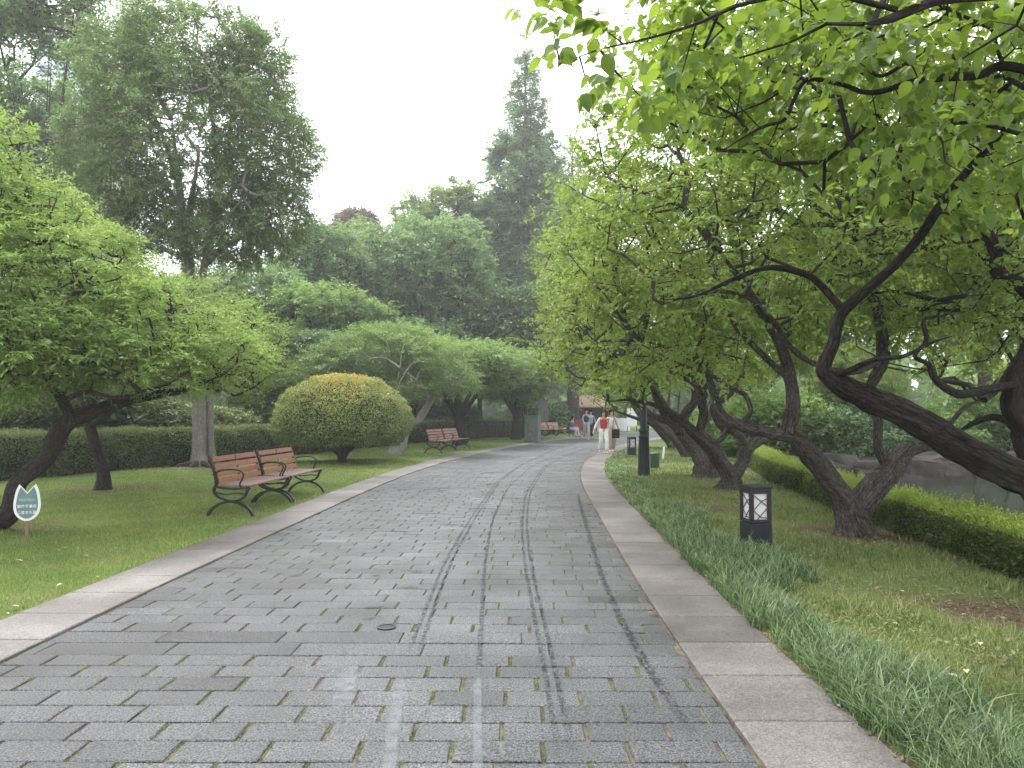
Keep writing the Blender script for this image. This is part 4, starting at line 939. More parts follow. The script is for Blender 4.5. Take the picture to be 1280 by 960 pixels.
T1_lobes = [(P(0, 335, 9.6), (1.35, 1.5, 1.15)), (P(-45, 235, 9.8), (1.0, 1.2, .95)), (P(52, 275, 10), (.7, 1.1, .6)), (P(100, 345, 9.9), (1.0, 1.4, .72)), (P(180, 402, 10.2), (1.0, 1.4, .62)), (P(252, 440, 10.6), (.9, 1.2, .48)), (P(60, 425, 9.3), (1.5, 1.1, .55)), (P(150, 450, 9.6), (1.3, 1.1, .45)), (P(-60, 430, 9), (1.5, 1.3, .8))]
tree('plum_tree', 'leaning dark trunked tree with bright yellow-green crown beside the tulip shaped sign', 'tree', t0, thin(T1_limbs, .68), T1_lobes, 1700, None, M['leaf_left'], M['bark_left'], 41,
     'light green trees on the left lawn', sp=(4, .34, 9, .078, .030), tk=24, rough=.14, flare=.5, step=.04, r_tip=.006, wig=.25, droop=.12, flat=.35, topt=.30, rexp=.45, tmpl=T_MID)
t2 = P(130, 612, 1371/97.); t2[2] = -.03
tree('plum_tree', 'smaller straight trunked tree behind the leaning one, crown reaching over the first bench', 'tree', t2,
     [([t2, P(128, 590, 14.1), P(122, 565, 14.0), P(114, 540, 13.9), P(112, 510, 13.8), P(125, 480, 13.7), P(150, 455, 13.6)], [.125, .11, .10, .095, .085, .07, .05]),
      ([P(114, 530, 13.9), P(150, 505, 13.6), P(200, 495, 13.4), P(260, 485, 13.2)], [.08, .07, .05, .03]), ([P(112, 512, 13.8), P(90, 480, 13.8), P(70, 450, 13.9)], [.07, .06, .03])],
     [(P(250, 420, 13.4), (1.6, 1.8, .85)), (P(190, 385, 13.8), (1.5, 1.8, .7)), (P(300, 455, 13.2), (.8, 1.3, .6)), (P(110, 400, 14), (1.6, 1.5, 1.0)), (P(60, 330, 14.5), (1.6, 1.6, 1.2)), (P(210, 465, 13), (1.5, 1.3, .4))],
     900, None, M['leaf_left'], M['bark_left'], 42, 'light green trees on the left lawn', sp=(4, .36, 9, .08, .034), tk=18, rough=.12, flare=.4, step=.06, r_tip=.007, wig=.25, droop=.12, flat=.35, topt=.25, rexp=.45, tmpl=T_FAR)
# big round crowned tree
t3 = P(250, 583, 1371/68.); t3[2] = 0; Yb = t3[1]
T3_l = [([t3, P(249, 560, Yb), P(249, 520, Yb), P(247, 460, Yb), P(243, 400, Yb), P(237, 350, Yb), P(232, 310, Yb), P(228, 270, Yb), P(222, 215, Yb), P(215, 150, Yb)], [.23, .19, .175, .17, .17, .165, .15, .12, .08, .04]),
        ([P(266, 583, Yb+.2), P(263, 550, Yb+.2), P(262, 500, Yb+.2), P(260, 420, Yb+.1), P(254, 350, Yb), P(262, 300, Yb-.1), P(270, 250, Yb-.2), P(285, 190, Yb-.3), P(290, 120, Yb)], [.14, .11, .10, .10, .10, .09, .08, .06, .03])]
for k, (a, b2, c, e, z0_) in enumerate([(236, 330, 200, 280, 0), (234, 320, 160, 250, .6), (240, 300, 180, 190, -.5), (256, 320, 310, 240, -.6), (258, 330, 330, 280, .5), (266, 290, 330, 180, .6), (228, 260, 185, 120, .5), (275, 240, 260, 110, -.6), (235, 320, 250, 170, 1.0), (232, 300, 250, 190, -1.2), (234, 325, 130, 290, -.4)]):
    T3_l.append(([P(a, b2, Yb), P(a+(c-a)*.25, b2+(e-b2)*.35, Yb+z0_*.6), P(a+(c-a)*.6, b2+(e-b2)*.66, Yb+z0_*1.6), P(c, e, Yb+z0_*2.4)], [.085, .07, .05, .025]))
T3_lobes = [(P(240, 180, Yb), (2.9, 3.0, 3.0)), (P(150, 190, Yb), (1.5, 1.8, 1.9)), (P(330, 190, Yb), (1.45, 1.8, 1.9)), (P(240, 70, Yb), (2.2, 2.2, 1.3)), (P(320, 90, Yb), (1.0, 1.4, 1.2)), (P(150, 90, Yb), (1.2, 1.5, 1.2)), (P(345, 275, Yb), (1.0, 1.4, .9)), (P(160, 280, Yb), (1.3, 1.4, .9)), (P(290, 300, Yb), (1.2, 1.6, .6))]
tree('camphor_tree', 'tall tree with a full rounded crown and a pale trunk beside the left hedge', 'tree', t3, T3_l, T3_lobes, 3400, None, M['leaf_camphor'], M['bark_camphor'], 43, None,
     sp=(4, .42, 9, .10, .052), tk=20, rough=.05, flare=.35, step=.1, r_tip=.006, rmax=.06, wig=.25, droop=.35, flat=.9, tmpl=T_FAR, shell=.5, start=.6, topt=.1)
mb = MB()     # root mound
for k in range(9):
    a = k*.75+.2; mb.tube([(0, 0, .12), (.25*math.cos(a), .25*math.sin(a), .10), (.6*math.cos(a), .6*math.sin(a), .04), (1.0*math.cos(a), 1.0*math.sin(a)*.7, -.04)], [.10, .08, .05, .02], 8)
ro = [o for o in C.objects if o.name.startswith('camphor_tree')][0]
mb.build('root', M['bark_grey'], ro, True)

# background trees -------------------------------------------------
def bg(name, label, cat, cxp, top, bot, hwp, Y, lm, bm, seed, group=None, natt=300, sp=(4, .9, 8, .2, .11), nl=9, flat=.6, cone=False, stem=True, shell=.6, topt=.2, depth=1.0, droop=.25, tb=.5, trunkr=None, scatter=.12, base_py=None):
    R_ = np.random.default_rng(seed); ctop = P(cxp, top, Y); cbot = P(cxp, bot, Y); hw = hwp/FPX*Y
    bx = cbot[0]; g0 = float(gz(bx, Y)); base = np.array([bx, Y, g0-.05]); H = ctop[2]; zb = cbot[2]; zc = (H+zb)/2; rv = (H-zb)/2
    r0 = trunkr or max(.1, .018*H)
    lobes = []
    if cone:
        for k in range(nl):
            f = k/(nl-1); z = zb+(H-zb)*(.06+.88*f); r = hw*(1-f)**.62*(1-.12*f)+hw*.05
            for q in range(3 if f < .7 else 1):
                a = R_.uniform(0, 6.28); lobes.append((np.array([bx+.42*r*math.cos(a)*(f < .7), Y+.42*r*math.sin(a)*depth*(f < .7), z]), (r*.68, r*.68*depth, (H-zb)/nl*.75)))
    else:
        lobes.append((np.array([bx, Y, zc]), (hw*.72, hw*.72*depth, rv*.75)))
        for k in range(nl):
            a = 2*math.pi*k/nl*1.0+R_.uniform(-.4, .4); e = R_.uniform(-.55, 1.0); ce = math.cos(e)
            s = R_.uniform(.34, .5); lobes.append((np.array([bx+hw*(1-s)*ce*math.cos(a), Y+hw*(1-s)*ce*math.sin(a)*depth, zc+rv*(1-s)*math.sin(e)]), (hw*s, hw*s*depth, rv*s*.9)))
    tz = zc if not cone else H*.97
    lean = R_.normal(0, .03*H, 2)*(0 if cone else 1)
    trunk = [base, base+[lean[0]*.2, lean[1]*.2, (tz-g0)*.35], base+[lean[0]*.6, lean[1]*.6, (tz-g0)*.7], base+[lean[0], lean[1], tz-g0]]
    limbs = [(trunk, [r0*1.2, r0, r0*.7, .04])]
    if not cone:
        for k in range(4):
            a = R_.uniform(0, 6.28); s_ = trunk[1]; limbs.append(([s_, s_+[hw*.2*math.cos(a), hw*.2*math.sin(a), (zc-g0)*.25], s_+[hw*.5*math.cos(a), hw*.5*math.sin(a), (H-g0)*.42]], [r0*.55, r0*.4, r0*.2]))
    natt = int(natt*1.9); sp = (sp[0], sp[1]*.72, sp[2], sp[3]*1.3, sp[4]*1.45)
    return tree(name, label, cat, base, limbs, lobes, natt, None, lm, bm, seed, group, sp=sp, tmpl=T_FAR, tk=10, step=.4, r_tip=.012*Y/30, rmax=r0*.5, wig=.2, droop=droop, flat=flat, shell=shell, topt=topt, seg=.9, tb=tb, scatter=scatter, bk=4, rough=.06, flare=.2, start=.3)
GB = 'trees closing the view beyond the path'
f0 = P(495, 567, 26.2); f0[2] = -.03
tree('plum_tree', 'low spreading green tree with a pale forked trunk behind the domed shrub', 'tree', f0,
     [([f0, P(497, 552, 26.2), P(501, 538, 26.2), P(512, 529, 26.1), P(525, 524, 26.0), P(536, 507, 26.0), P(545, 490, 25.9), P(560, 475, 25.8)], [.26, .2, .16, .13, .11, .08, .06, .03]),
      ([P(501, 566, 26.1), P(506, 550, 26.1), P(508, 530, 26.2), P(505, 500, 26.4), P(512, 470, 26.6), P(515, 445, 26.8)], [.14, .11, .10, .09, .07, .04]),
      ([P(508, 525, 26.2), P(480, 500, 26.6), P(455, 470, 27), P(430, 450, 27.2)], [.09, .08, .06, .03]), ([P(520, 526, 26), P(535, 495, 25.6), P(520, 475, 25.4), P(500, 460, 25.2)], [.06, .05, .035, .02])],
     [(P(478, 440, 26.8), (1.9, 1.9, .8)), (P(420, 455, 27), (1.5, 1.6, .8)), (P(540, 450, 26.5), (1.4, 1.6, .75)), (P(570, 475, 26), (.9, 1.2, .5)), (P(390, 475, 27), (1.0, 1.3, .6)), (P(500, 425, 27.5), (1.6, 1.5, .55)), (P(510, 485, 26), (1.3, 1.3, .35))],
     1100, None, M['leaf_mid'], M['bark_pale'], 50, 'low green trees behind the left lawn', sp=(4, .45, 9, .10, .048), tmpl=T_FAR, tk=14, rough=.1, flare=.4, step=.1, r_tip=.008, wig=.25, droop=.2, flat=.35, topt=.35, shell=.45)
bg('plum_tree', 'low spreading green tree above the second bench', 'tree', 575, 418, 500, 90, 33, M['leaf_mid'], M['bark_dark'], 51, 'low green trees behind the left lawn', 480, (4, .55, 9, .125, .055), 10, .35, topt=.35, trunkr=.24)
bg('plum_tree', 'low spreading green tree over the grey steel cabinet', 'tree', 645, 428, 512, 62, 39, M['leaf_mid'], M['bark_dark'], 52, 'low green trees behind the left lawn', 360, (4, .6, 9, .14, .065), 10, .35, topt=.35, trunkr=.22)
bg('plum_tree', 'dim green low tree between the left hedge and the domed shrub', 'tree', 385, 405, 520, 70, 29, M['leaf_dark'], M['bark_dark'], 53, 'low green trees behind the left lawn', 380, (4, .55, 9, .12, .06), 9, .4, topt=.3)
bg('broadleaf_tree', 'mid green bushy tree just right of the tall round crowned tree', 'tree', 408, 345, 470, 88, 34, M['leaf_mid'], M['bark_brown'], 54, GB, 480, (4, .7, 9, .14, .07), 10, topt=.3)
bg('broadleaf_tree', 'large grey-green domed tree in the centre of the view', 'tree', 530, 250, 465, 96, 46, M['leaf_grey'], M['bark_brown'], 55, GB, 800, (4, .9, 9, .19, .09), 13, topt=.3)
bg('broadleaf_tree', 'yellow-green topped tree rising behind the large domed tree', 'tree', 560, 217, 400, 75, 60, M['leaf_lime'], M['bark_brown'], 56, GB, 480, (4, 1.0, 9, .24, .12), 11, topt=.2)
bg('broadleaf_tree', 'slender olive tree between the round crowned tree and the central dome', 'tree', 400, 270, 470, 68, 42, M['leaf_grey'], M['bark_brown'], 57, GB, 460, (4, .8, 9, .17, .085), 10, topt=.3, tb=.4)
bg('dawn_redwood', 'tall pale conical conifer rising highest in the centre right', 'tree', 657, 42, 420, 78, 58, M['leaf_conifer'], M['bark_brown'], 58, None, 1500, (4, 1.1, 9, .22, .10), 16, .5, True, topt=.1, trunkr=.3, droop=.3)
bg('dawn_redwood', 'shorter greyish conifer beside the tall conical conifer', 'tree', 716, 170, 420, 64, 52, M['leaf_grey'], M['bark_brown'], 59, GB, 800, (4, 1.0, 9, .19, .08), 12, .5, True, topt=.1, tb=.3)
bg('broadleaf_tree', 'dark glossy evergreen below the tall conifer', 'tree', 655, 352, 470, 60, 43, M['leaf_dark'], M['bark_brown'], 60, GB, 420, (4, .8, 9, .17, .1), 9, topt=.15)
bg('broadleaf_tree', 'dark evergreen in the gap under the central domed tree', 'tree', 600, 372, 480, 66, 44, M['leaf_dark'], M['bark_brown'], 61, GB, 380, (4, .8, 9, .17, .1), 9, topt=.15)
bg('broadleaf_tree', 'reddish brown tree top peeping over the far crowns', 'tree', 442, 257, 330, 32, 75, M['leaf_brown'], M['bark_brown'], 62, GB, 200, (4, 1.2, 8, .28, .14), 7)
bg('broadleaf_tree', 'pale grey-green tree behind the trunk of the round crowned tree', 'tree', 290, 312, 460, 105, 36, M['leaf_grey'], M['bark_brown'], 63, GB, 460, (4, .75, 9, .15, .07), 10, topt=.25)
bg('broadleaf_tree', 'pale green tree filling the far left skyline', 'tree', 25, 60, 400, 95, 34, M['leaf_grey'], M['bark_brown'], 64, GB, 1300, (4, .8, 9, .15, .08), 14, topt=.2, shell=.3, trunkr=.12)
bg('broadleaf_tree', 'loose branched tree overhanging the top left corner', 'tree', 50, -80, 110, 95, 27, M['leaf_grey'], M['bark_brown'], 65, GB, 520, (3, .8, 7, .12, .07), 12, topt=.2, shell=.3, trunkr=.10)
bg('broadleaf_tree', 'mid green tree behind the left lawn trees', 'tree', 150, 340, 500, 100, 26, M['leaf_dark'], M['bark_brown'], 66, GB, 420, (4, .6, 9, .12, .06), 10, topt=.2)
bg('broadleaf_tree', 'grey-green tree behind the large domed tree on its left', 'tree', 465, 258, 450, 64, 55, M['leaf_mid'], M['bark_brown'], 67, GB, 400, (4, 1.0, 9, .21, .1), 10, topt=.3)
bg('broadleaf_tree', 'green tree in the shade between the second and third benches', 'tree', 520, 395, 500, 72, 40, M['leaf_dark'], M['bark_brown'], 68, GB, 380, (4, .8, 9, .16, .08), 9, topt=.3)
bg('broadleaf_tree', 'green tree closing the path beyond the stall', 'tree', 745, 380, 500, 70, 66, M['leaf_mid'], M['bark_brown'], 69, GB, 400, (4, 1.1, 9, .24, .12), 9, topt=.3)
# across the pond
GP = 'trees and shrubs across the pond'
bg('broadleaf_tree', 'bright green backlit tree across the pond behind the right edge', 'tree', 1230, 120, 480, 190, 27, M['leaf_lime'], M['bark_grey'], 70, GP, 800, (4, .7, 9, .13, .075), 12, topt=.0, tb=.35)
bg('broadleaf_tree', 'bright green tree across the pond above the two pale trunks', 'tree', 1090, 230, 470, 150, 29, M['leaf_plum'], M['bark_grey'], 71, GP, 620, (4, .75, 9, .14, .08), 12, topt=.1)
bg('broadleaf_tree', 'green tree across the pond behind the leaning verge trunks', 'tree', 950, 300, 500, 130, 32, M['leaf_mid'], M['bark_brown'], 72, GP, 560, (4, .8, 9, .15, .08), 12, topt=.2)
bg('bamboo_clump', 'pale drooping bamboo clump across the pond', 'bamboo', 1070, 425, 530, 55, 25, M['leaf_lime'], M['bark_pale'], 73, GP, 260, (4, .6, 9, .14, .03), 8, .8, topt=.1, droop=.9)
def shrub(label, cxp, top, bot, hwp, Y, lm, seed, group, natt=260, sp=(4, .4, 8, .09, .05), name='shrub', **k):
    return bg(name, label, 'shrub', cxp, top, bot, hwp, Y, lm, M['bark_brown'], seed, group, natt, sp, 8, trunkr=.07, **k)
shrub('rounded flowering shrub across the pond left of the grey V trunk', 975, 480, 600, 75, 24.5, M['leaf_mid'], 80, GP, 420, topt=.3)
shrub('rounded dark shrub on the far pond bank behind the grey V trunk', 1060, 505, 592, 70, 24, M['leaf_dark'], 81, GP, 380, topt=.3)
shrub('glossy shrub on the far pond bank under the leaning dark trunk', 1165, 500, 590, 62, 23.8, M['leaf_mid'], 82, GP, 380, topt=.3)
shrub('glossy green shrub on the far pond bank at the right edge', 1260, 470, 592, 70, 23.8, M['leaf_mid'], 83, GP, 420, topt=.3, tb=.35)
shrub('green shrub across the pond behind the clipped hedge', 900, 500, 575, 55, 27, M['leaf_mid'], 84, GP, 300, topt=.3)
# behind left hedge
GL = 'shrubs behind the left hedge'
shrub('broad green shrub behind the hedge at the far left', 20, 470, 560, 110, 19.5, M['leaf_hedge'], 85, GL, 520, tb=.25, topt=.3)
shrub('green shrub behind the hedge between the two left trunks', 150, 480, 560, 80, 21.5, M['leaf_hedge'], 86, GL, 420, tb=.25, topt=.3)
shrub('yellow-green low shrub on the bank behind the pale trunk', 250, 512, 552, 75, 25, M['leaf_hedge'], 87, GL, 380, tb=.55, topt=.3)
shrub('dark shrub between the hedge end and the domed shrub', 335, 450, 550, 48, 28, M['leaf_dark'], 88, GL, 300, topt=.2)
shrub('dark shrub in the shade behind the second bench', 545, 500, 552, 60, 41.5, M['leaf_dark'], 89, GL, 260, sp=(4, .5, 8, .14, .08), topt=.1)
shrub('dark shrub in the shade behind the third bench', 672, 500, 548, 40, 50, M['leaf_dark'], 90, GL, 220, sp=(4, .5, 8, .16, .09), topt=.1)
# far wood : one mass closing the horizon
def far_wood():
    rg = np.random.default_rng(99); pts = []; dn = []
    cs = []
    for k in range(120):
        a = math.radians(rg.uniform(-62, 62)); r = rg.uniform(78, 110); h = rg.uniform(5, 9)
        x, y = r*math.sin(a), r*math.cos(a)
        cs.append((x, y, h))
    for x, y, h in cs:
        k = 420; dv = norm(rg.normal(0, 1, (k, 3))); g = float(gz(x, y)); p = np.array([x, y, g+h*.5])+dv*np.array([5, 5, h*.55])*(.75+.25*rg.uniform(0, 1, (k, 1))); pts.append(p); dn.append(dv)
    p = np.concatenate(pts); dn = np.concatenate(dn); n = len(p)
    o = link('far_wood', leaves_mesh('far_wood', p, dn+rg.normal(0, .6, (n, 3)), dn+rg.normal(0, .5, (n, 3)), rg.uniform(.9, 1.7, n), rg.uniform(.6, 1.1, n), rg.uniform(.1, .8, n), T_FAR), M['leaf_mid'])
    tag(o, 'far-off belt of woodland closing the horizon behind all the trees', 'woodland', kind='stuff')
far_wood()

# ------------------------------------------------------------------ pond, bank
V = [(4.5, 2, -.55), (60, 2, -.55), (60, 22.9, -.55), (4.5, 22.9, -.55)]
m, t, b = mat_new('pond_water'); b.inputs['Base Color'].default_value = (.022, .032, .018, 1); b.inputs['Roughness'].default_value = .05; b.inputs['Specular IOR Level'].default_value = .28
nz = t.nodes.new('ShaderNodeTexNoise'); nz.inputs['Scale'].default_value = 3.5; nz.inputs['Detail'].default_value = 4; tc = t.nodes.new('ShaderNodeTexCoord'); t.links.new(tc.outputs['Object'], nz.inputs['Vector'])
bp = t.nodes.new('ShaderNodeBump'); bp.inputs['Strength'].default_value = .12; bp.inputs['Distance'].default_value = .05; t.links.new(nz.outputs[0], bp.inputs['Height']); t.links.new(bp.outputs[0], b.inputs['Normal'])
o = link('pond_water', np_mesh('pond_water', V, [(0, 1, 2, 3)]), m); tag(o, kind='structure')
def rock(loc, d, seed, label, rz=0, top=False):
    bm = bmesh.new(); bmesh.ops.create_cube(bm, size=1); bmesh.ops.subdivide_edges(bm, edges=bm.edges[:], cuts=5, use_grid_fill=True)
    for v in bm.verts:
        c = v.co.copy(); l = max(abs(c.x), abs(c.y), abs(c.z)); s = c.normalized()*.62; c = c.lerp(s, .28)
        nv = mnoise.noise_vector(Vector((c.x*2.2+seed, c.y*2.2, c.z*2.2))); c += nv*.16+mnoise.noise_vector(Vector((c.x*6+seed, c.y*6, c.z*6)))*.05
        v.co = Vector((c.x*d[0], c.y*d[1], c.z*d[2]))
    me = bpy.data.meshes.new('bank_stone'); bm.to_mesh(me); bm.free()
    o = link('bank_stone', me, M['stone']); o.location = loc; o.rotation_euler = (0, 0, rz); tag(o, label, 'stone', 'rough stones lining the far pond bank')
R_ = random.Random(4); x = 8.4
wall_labels = ['red-brown stone block in the far pond bank, '+s for s in
    ('leftmost of the row', 'second from the left', 'third from the left', 'fourth from the left', 'fifth from the left', 'sixth from the left', 'seventh from the left', 'eighth from the left', 'ninth from the left', 'tenth from the left', 'eleventh from the left', 'twelfth from the left')]
for k in range(12):
    w = R_.uniform(.8, 1.6); rock((x+w/2, 22.35+R_.uniform(-.15, .15), -.27+R_.uniform(-.05, .05)), (w*1.08, .9, .84+R_.uniform(-.1, .12)), k*3.1, wall_labels[k], R_.uniform(-.1, .1)); x += w*.93

# ------------------------------------------------------------------ benches
def bar(mb, pts, w, t=.016, smooth=10):
    """flat iron bar bent in the x-z plane: width w across y"""
    p, _ = catmull([(a, 0, b2) for a, b2 in pts], [1]*len(pts), .03); V = []; F = []
    for i in range(len(p)):
        d2 = p[min(i+1, len(p)-1)]-p[max(i-1, 0)]; d2 /= np.linalg.norm(d2); nn = np.array([-d2[2], 0, d2[0]])
        for a, b2 in ((-w/2, -t/2), (w/2, -t/2), (w/2, t/2), (-w/2, t/2)): V.append(p[i]+np.array([0, a, 0])+nn*b2)
    for i in range(len(p)-1):
        for j in range(4): F.append((i*4+j, i*4+(j+1) % 4, i*4+4+(j+1) % 4, i*4+4+j))
    F.append((3, 2, 1, 0)); e = (len(p)-1)*4; F.append((e, e+1, e+2, e+3)); mb.add(V, F)
BACK = [(-.235, .50), (-.262, .60), (-.295, .70), (-.335, .80)]
def make_bench(label, loc, rz, L=1.55):
    root = empty('park_bench', (0, 0, 0), label, 'bench', 'slatted park benches along the left kerb')
    for sy in (-1, 1):
        y = sy*(L/2-.03); fr = MB()
        bar(fr, [(-.35, .87), (-.325, .8), (-.28, .68), (-.245, .56), (-.235, .46), (-.27, .38), (-.22, .30), (-.10, .245), (.02, .225), (.13, .25), (.2, .31), (.225, .38), (.27, .425)], .05, .03)
        bar(fr, [(-.24, .43), (-.1, .405), (.08, .40), (.27, .425)], .045, .03)
        bar(fr, [(-.262, .36), (-.1, .32), (.05, .335), (.2, .33)], .03, .018)
        fr.V = [(a, b2+y, c) for a, b2, c in fr.V]; f = fr.build('end_frame', M['iron'], root)
        lg = MB(); bar(lg, [(-.36, 0), (-.31, .09), (-.2, .175), (-.06, .215), (.04, .215), (.16, .18), (.27, .095), (.32, 0)], .055, .034)
        lg.V = [(a, b2+y, c) for a, b2, c in lg.V]; lg.build('leg', M['iron'], f)
        ar = MB(); bz = [(-.26, y, .62), (-.16, y, .665), (0, y, .675), (.12, y, .655), (.165, y, .60), (.14, y, .53), (.11, y, .47), (.13, y, .42)]
        p, _ = catmull(bz, [1]*len(bz), .03); ar.tube(p, .013, 8); ar.build('armrest', M['iron'], f, True)
        for (a, c) in BACK: bo = MB(); bo.box((a-.006, y, c-.0), (.05, .02, .02)); bo.build('bolt', M['iron'], f)
    for a, c in BACK:
        s = MB(); s.box((0, 0, 0), (.026, L-.09, .078), 0, .005); o = s.build('back_slat', M['wood_back'], root); o.location = (a+.022, 0, c+.012); o.rotation_euler = (0, -.30, 0)
    for k in range(7):
        s = MB(); s.box((0, 0, 0), (.058, L-.09 if k < 6 else L-.02, .026), 0, .006); o = s.build('seat_slat', M['wood_seat'], root); o.location = (-.185+k*.07, 0, .437+.0009*(k-3)**2); o.rotation_euler = (0, -.006*(k-3)*1.0, 0)
    mid = MB(); bar(mid, [(-.31, .84), (-.27, .68), (-.24, .54), (-.245, .44)], .035, .014); mid.V = [(a, b2, c) for a, b2, c in mid.V]; mid.build('middle_brace', M['iron'], root)
    root.location = loc; root.rotation_euler = (0, 0, rz); return root
def bench_at(root, x, y, rz, label):
    z = float(gz(x, y)); root.location = (x, y, z-.01); root.rotation_euler = (0, 0, rz); root['label'] = label
BR = -.07
b1 = make_bench('nearest slatted bench on the left lawn, left half of the first pair', (0, 0, 0), 0)
bx, by = -3.95, 11.25
bench_at(b1, bx, by, BR, 'nearest slatted bench on the left lawn, front half of the first pair')
def nb(): return copy_tree(b1)
dy = 1.60
o = nb(); bench_at(o, bx+math.sin(-BR)*dy, by+math.cos(BR)*dy, BR, 'slatted bench joined behind the nearest one, second half of the first pair')
def bench_px(px, py, rz, label, off=0):
    Y = 1371/(py-515.0); g = P(px, py, Y); o = nb(); bench_at(o, g[0]+math.sin(-rz)*off, g[1]+math.cos(rz)*off, rz, label)
bench_px(552, 565.5, -.28, 'slatted bench under the low trees past the domed shrub, front half of the second pair')
bench_px(552, 565.5, -.28, 'slatted bench under the low trees past the domed shrub, rear half of the second pair', 1.6)
bench_px(682, 546.3, -.50, 'farthest slatted bench beside the grey steel cabinet, its front half')
bench_px(682, 546.3, -.50, 'farthest slatted bench beyond the grey steel cabinet, its rear half', 1.6)

# ------------------------------------------------------------------ sign
def sign():
    Yv = 8.9; g = P(33, 668, Yv); root = empty('lawn_sign', (g[0], g[1], float(gz(g[0], g[1]))), 'small tulip shaped teal sign with white rim and writing beside the leaning trunk', 'sign', None, .42)
    def outline(s):
        pts = [(0, .335), (.055, .40), (.085, .435), (.115, .36), (.135, .25), (.14, .17), (.125, .09), (.09, .035), (.04, .0), (0, -.008)]
        pts = pts+[(-x_, z_) for x_, z_ in pts[-2:0:-1]]
        p, _ = catmull([(a, 0, b2) for a, b2 in pts[2:-1]], [1]*len(pts[2:-1]), .012)
        full = [pts[0], pts[1]]+[(q[0], q[2]) for q in p]+[(-pts[1][0], pts[1][1])]
        cxz = np.array([0, .2]); return [tuple(cxz+(np.array(q)-cxz)*np.array(s)) for q in full]
    def prism(pts, y0, y1, name, mt, par):
        bm = bmesh.new(); f = [bm.verts.new((a, y0, c+.20)) for a, c in pts]; b_ = [bm.verts.new((a, y1, c+.20)) for a, c in pts]
        bm.faces.new(f); bm.faces.new(b_[::-1]); n_ = len(f)
        for i in range(n_): bm.faces.new((f[(i+1) % n_], f[i], b_[i], b_[(i+1) % n_]))
        bmesh.ops.recalc_face_normals(bm, faces=bm.faces); bmesh.ops.triangulate(bm, faces=bm.faces)
        me = bpy.data.meshes.new(name); bm.to_mesh(me); bm.free(); return link(name, me, mt, par)
    prism(outline((1, 1)), -.006, .008, 'board', M['white'], root); pn = prism(outline((.80, .86)), -.011, -.0065, 'panel', M['sign_teal'], root)
    for z, txt, sz, mt in ((.46, '呵护绿心', .042, M['sign_pale']), (.385, '距离不靠近', .040, M['white']), (.31, '美景才久留', .040, M['white'])):
        cu = bpy.data.curves.new('text', 'FONT'); cu.body = txt; cu.size = sz; cu.extrude = .0008; cu.align_x = 'CENTER'; cu.offset = .0006
        o = bpy.data.objects.new('tmp_text', cu); C.objects.link(o); bpy.context.view_layer.update()
        dg = bpy.context.evaluated_depsgraph_get(); me = bpy.data.meshes.new_from_object(o.evaluated_get(dg)); bpy.data.objects.remove(o)
        print('text', txt, len(me.vertices))
        t_ = link('lettering', me, None, root); me.materials.clear(); me.materials.append(mt); t_.rotation_euler = (math.pi/2, 0, 0); t_.location = (0, -.0125, z-.03)
    s = MB(); s.box((0, .02, .16), (.03, .02, .42), 0, .003); s.build('stake', M['stake'], root)
sign()

# ------------------------------------------------------------------ bollard lamps
def bollard(loc, label, rz):
    root = empty('bollard_lamp', loc, label, 'lamp', 'black bollard lamps on the right verge', rz)
    w = .245; H = .68
    m_ = MB(); m_.box((0, 0, .13), (w, w, .30), 0, .006); m_.box((0, 0, .295), (w+.008, w+.008, .012), 0, .003); m_.build('body', M['lamp_black'], root)
    c = MB()
    for sx in (-1, 1):
        for sy in (-1, 1): c.box((sx*(w/2-.018), sy*(w/2-.018), .455), (.034, .034, .312), 0, .004)
    c.build('corner_posts', M['lamp_black'], root)
    p = MB(); p.box((0, 0, .455), (w-.05, w-.05, .31)); p.build('glass_panel', M['opal'], root)
    for k in range(4):
        f = MB(); a = w/2-.012; hw_ = .084
        f.box((0, -a, .602), (.17, .012, .018)); f.box((0, -a, .312), (.17, .012, .018)); f.box((-hw_, -a, .457), (.016, .012, .272)); f.box((hw_, -a, .457), (.016, .012, .272))
        Q = lambda u, v: (-.076+.152*u, -a+.004, .321+.272*v)
        for (u0, v0, u1, v1) in ((0, .95, 1, .52), (0, .35, .62, .72), (.62, .72, 1, .80), (0, .35, .55, .08), (.28, .0, 1, .42), (.55, .08, 1, .05)):
            f.tube([Q(u0, v0), Q(u1, v1)], .0045, 6)
        o = f.build('lattice', M['lamp_frame'], root); o.rotation_euler = (0, 0, k*math.pi/2)
    cp_ = MB(); cp_.box((0, 0, .628), (w, w, .034), 0, .005); cp_.box((0, 0, .66), (w+.022, w+.022, .028), 0, .008); cp_.build('cap', M['lamp_black'], root)
    return root
g = G3(945, 688); bl = bollard((g[0], g[1], float(gz(g[0], g[1]))-.02), 'near black bollard lamp with white latticed panes in the lilyturf border', .16)
g = G3(789, 571); o = copy_tree(bl); o.location = (g[0]+.02, g[1], 0); o.rotation_euler = (0, 0, .1); o['label'] = 'far black bollard lamp where the right kerb curves, behind the lamp post'
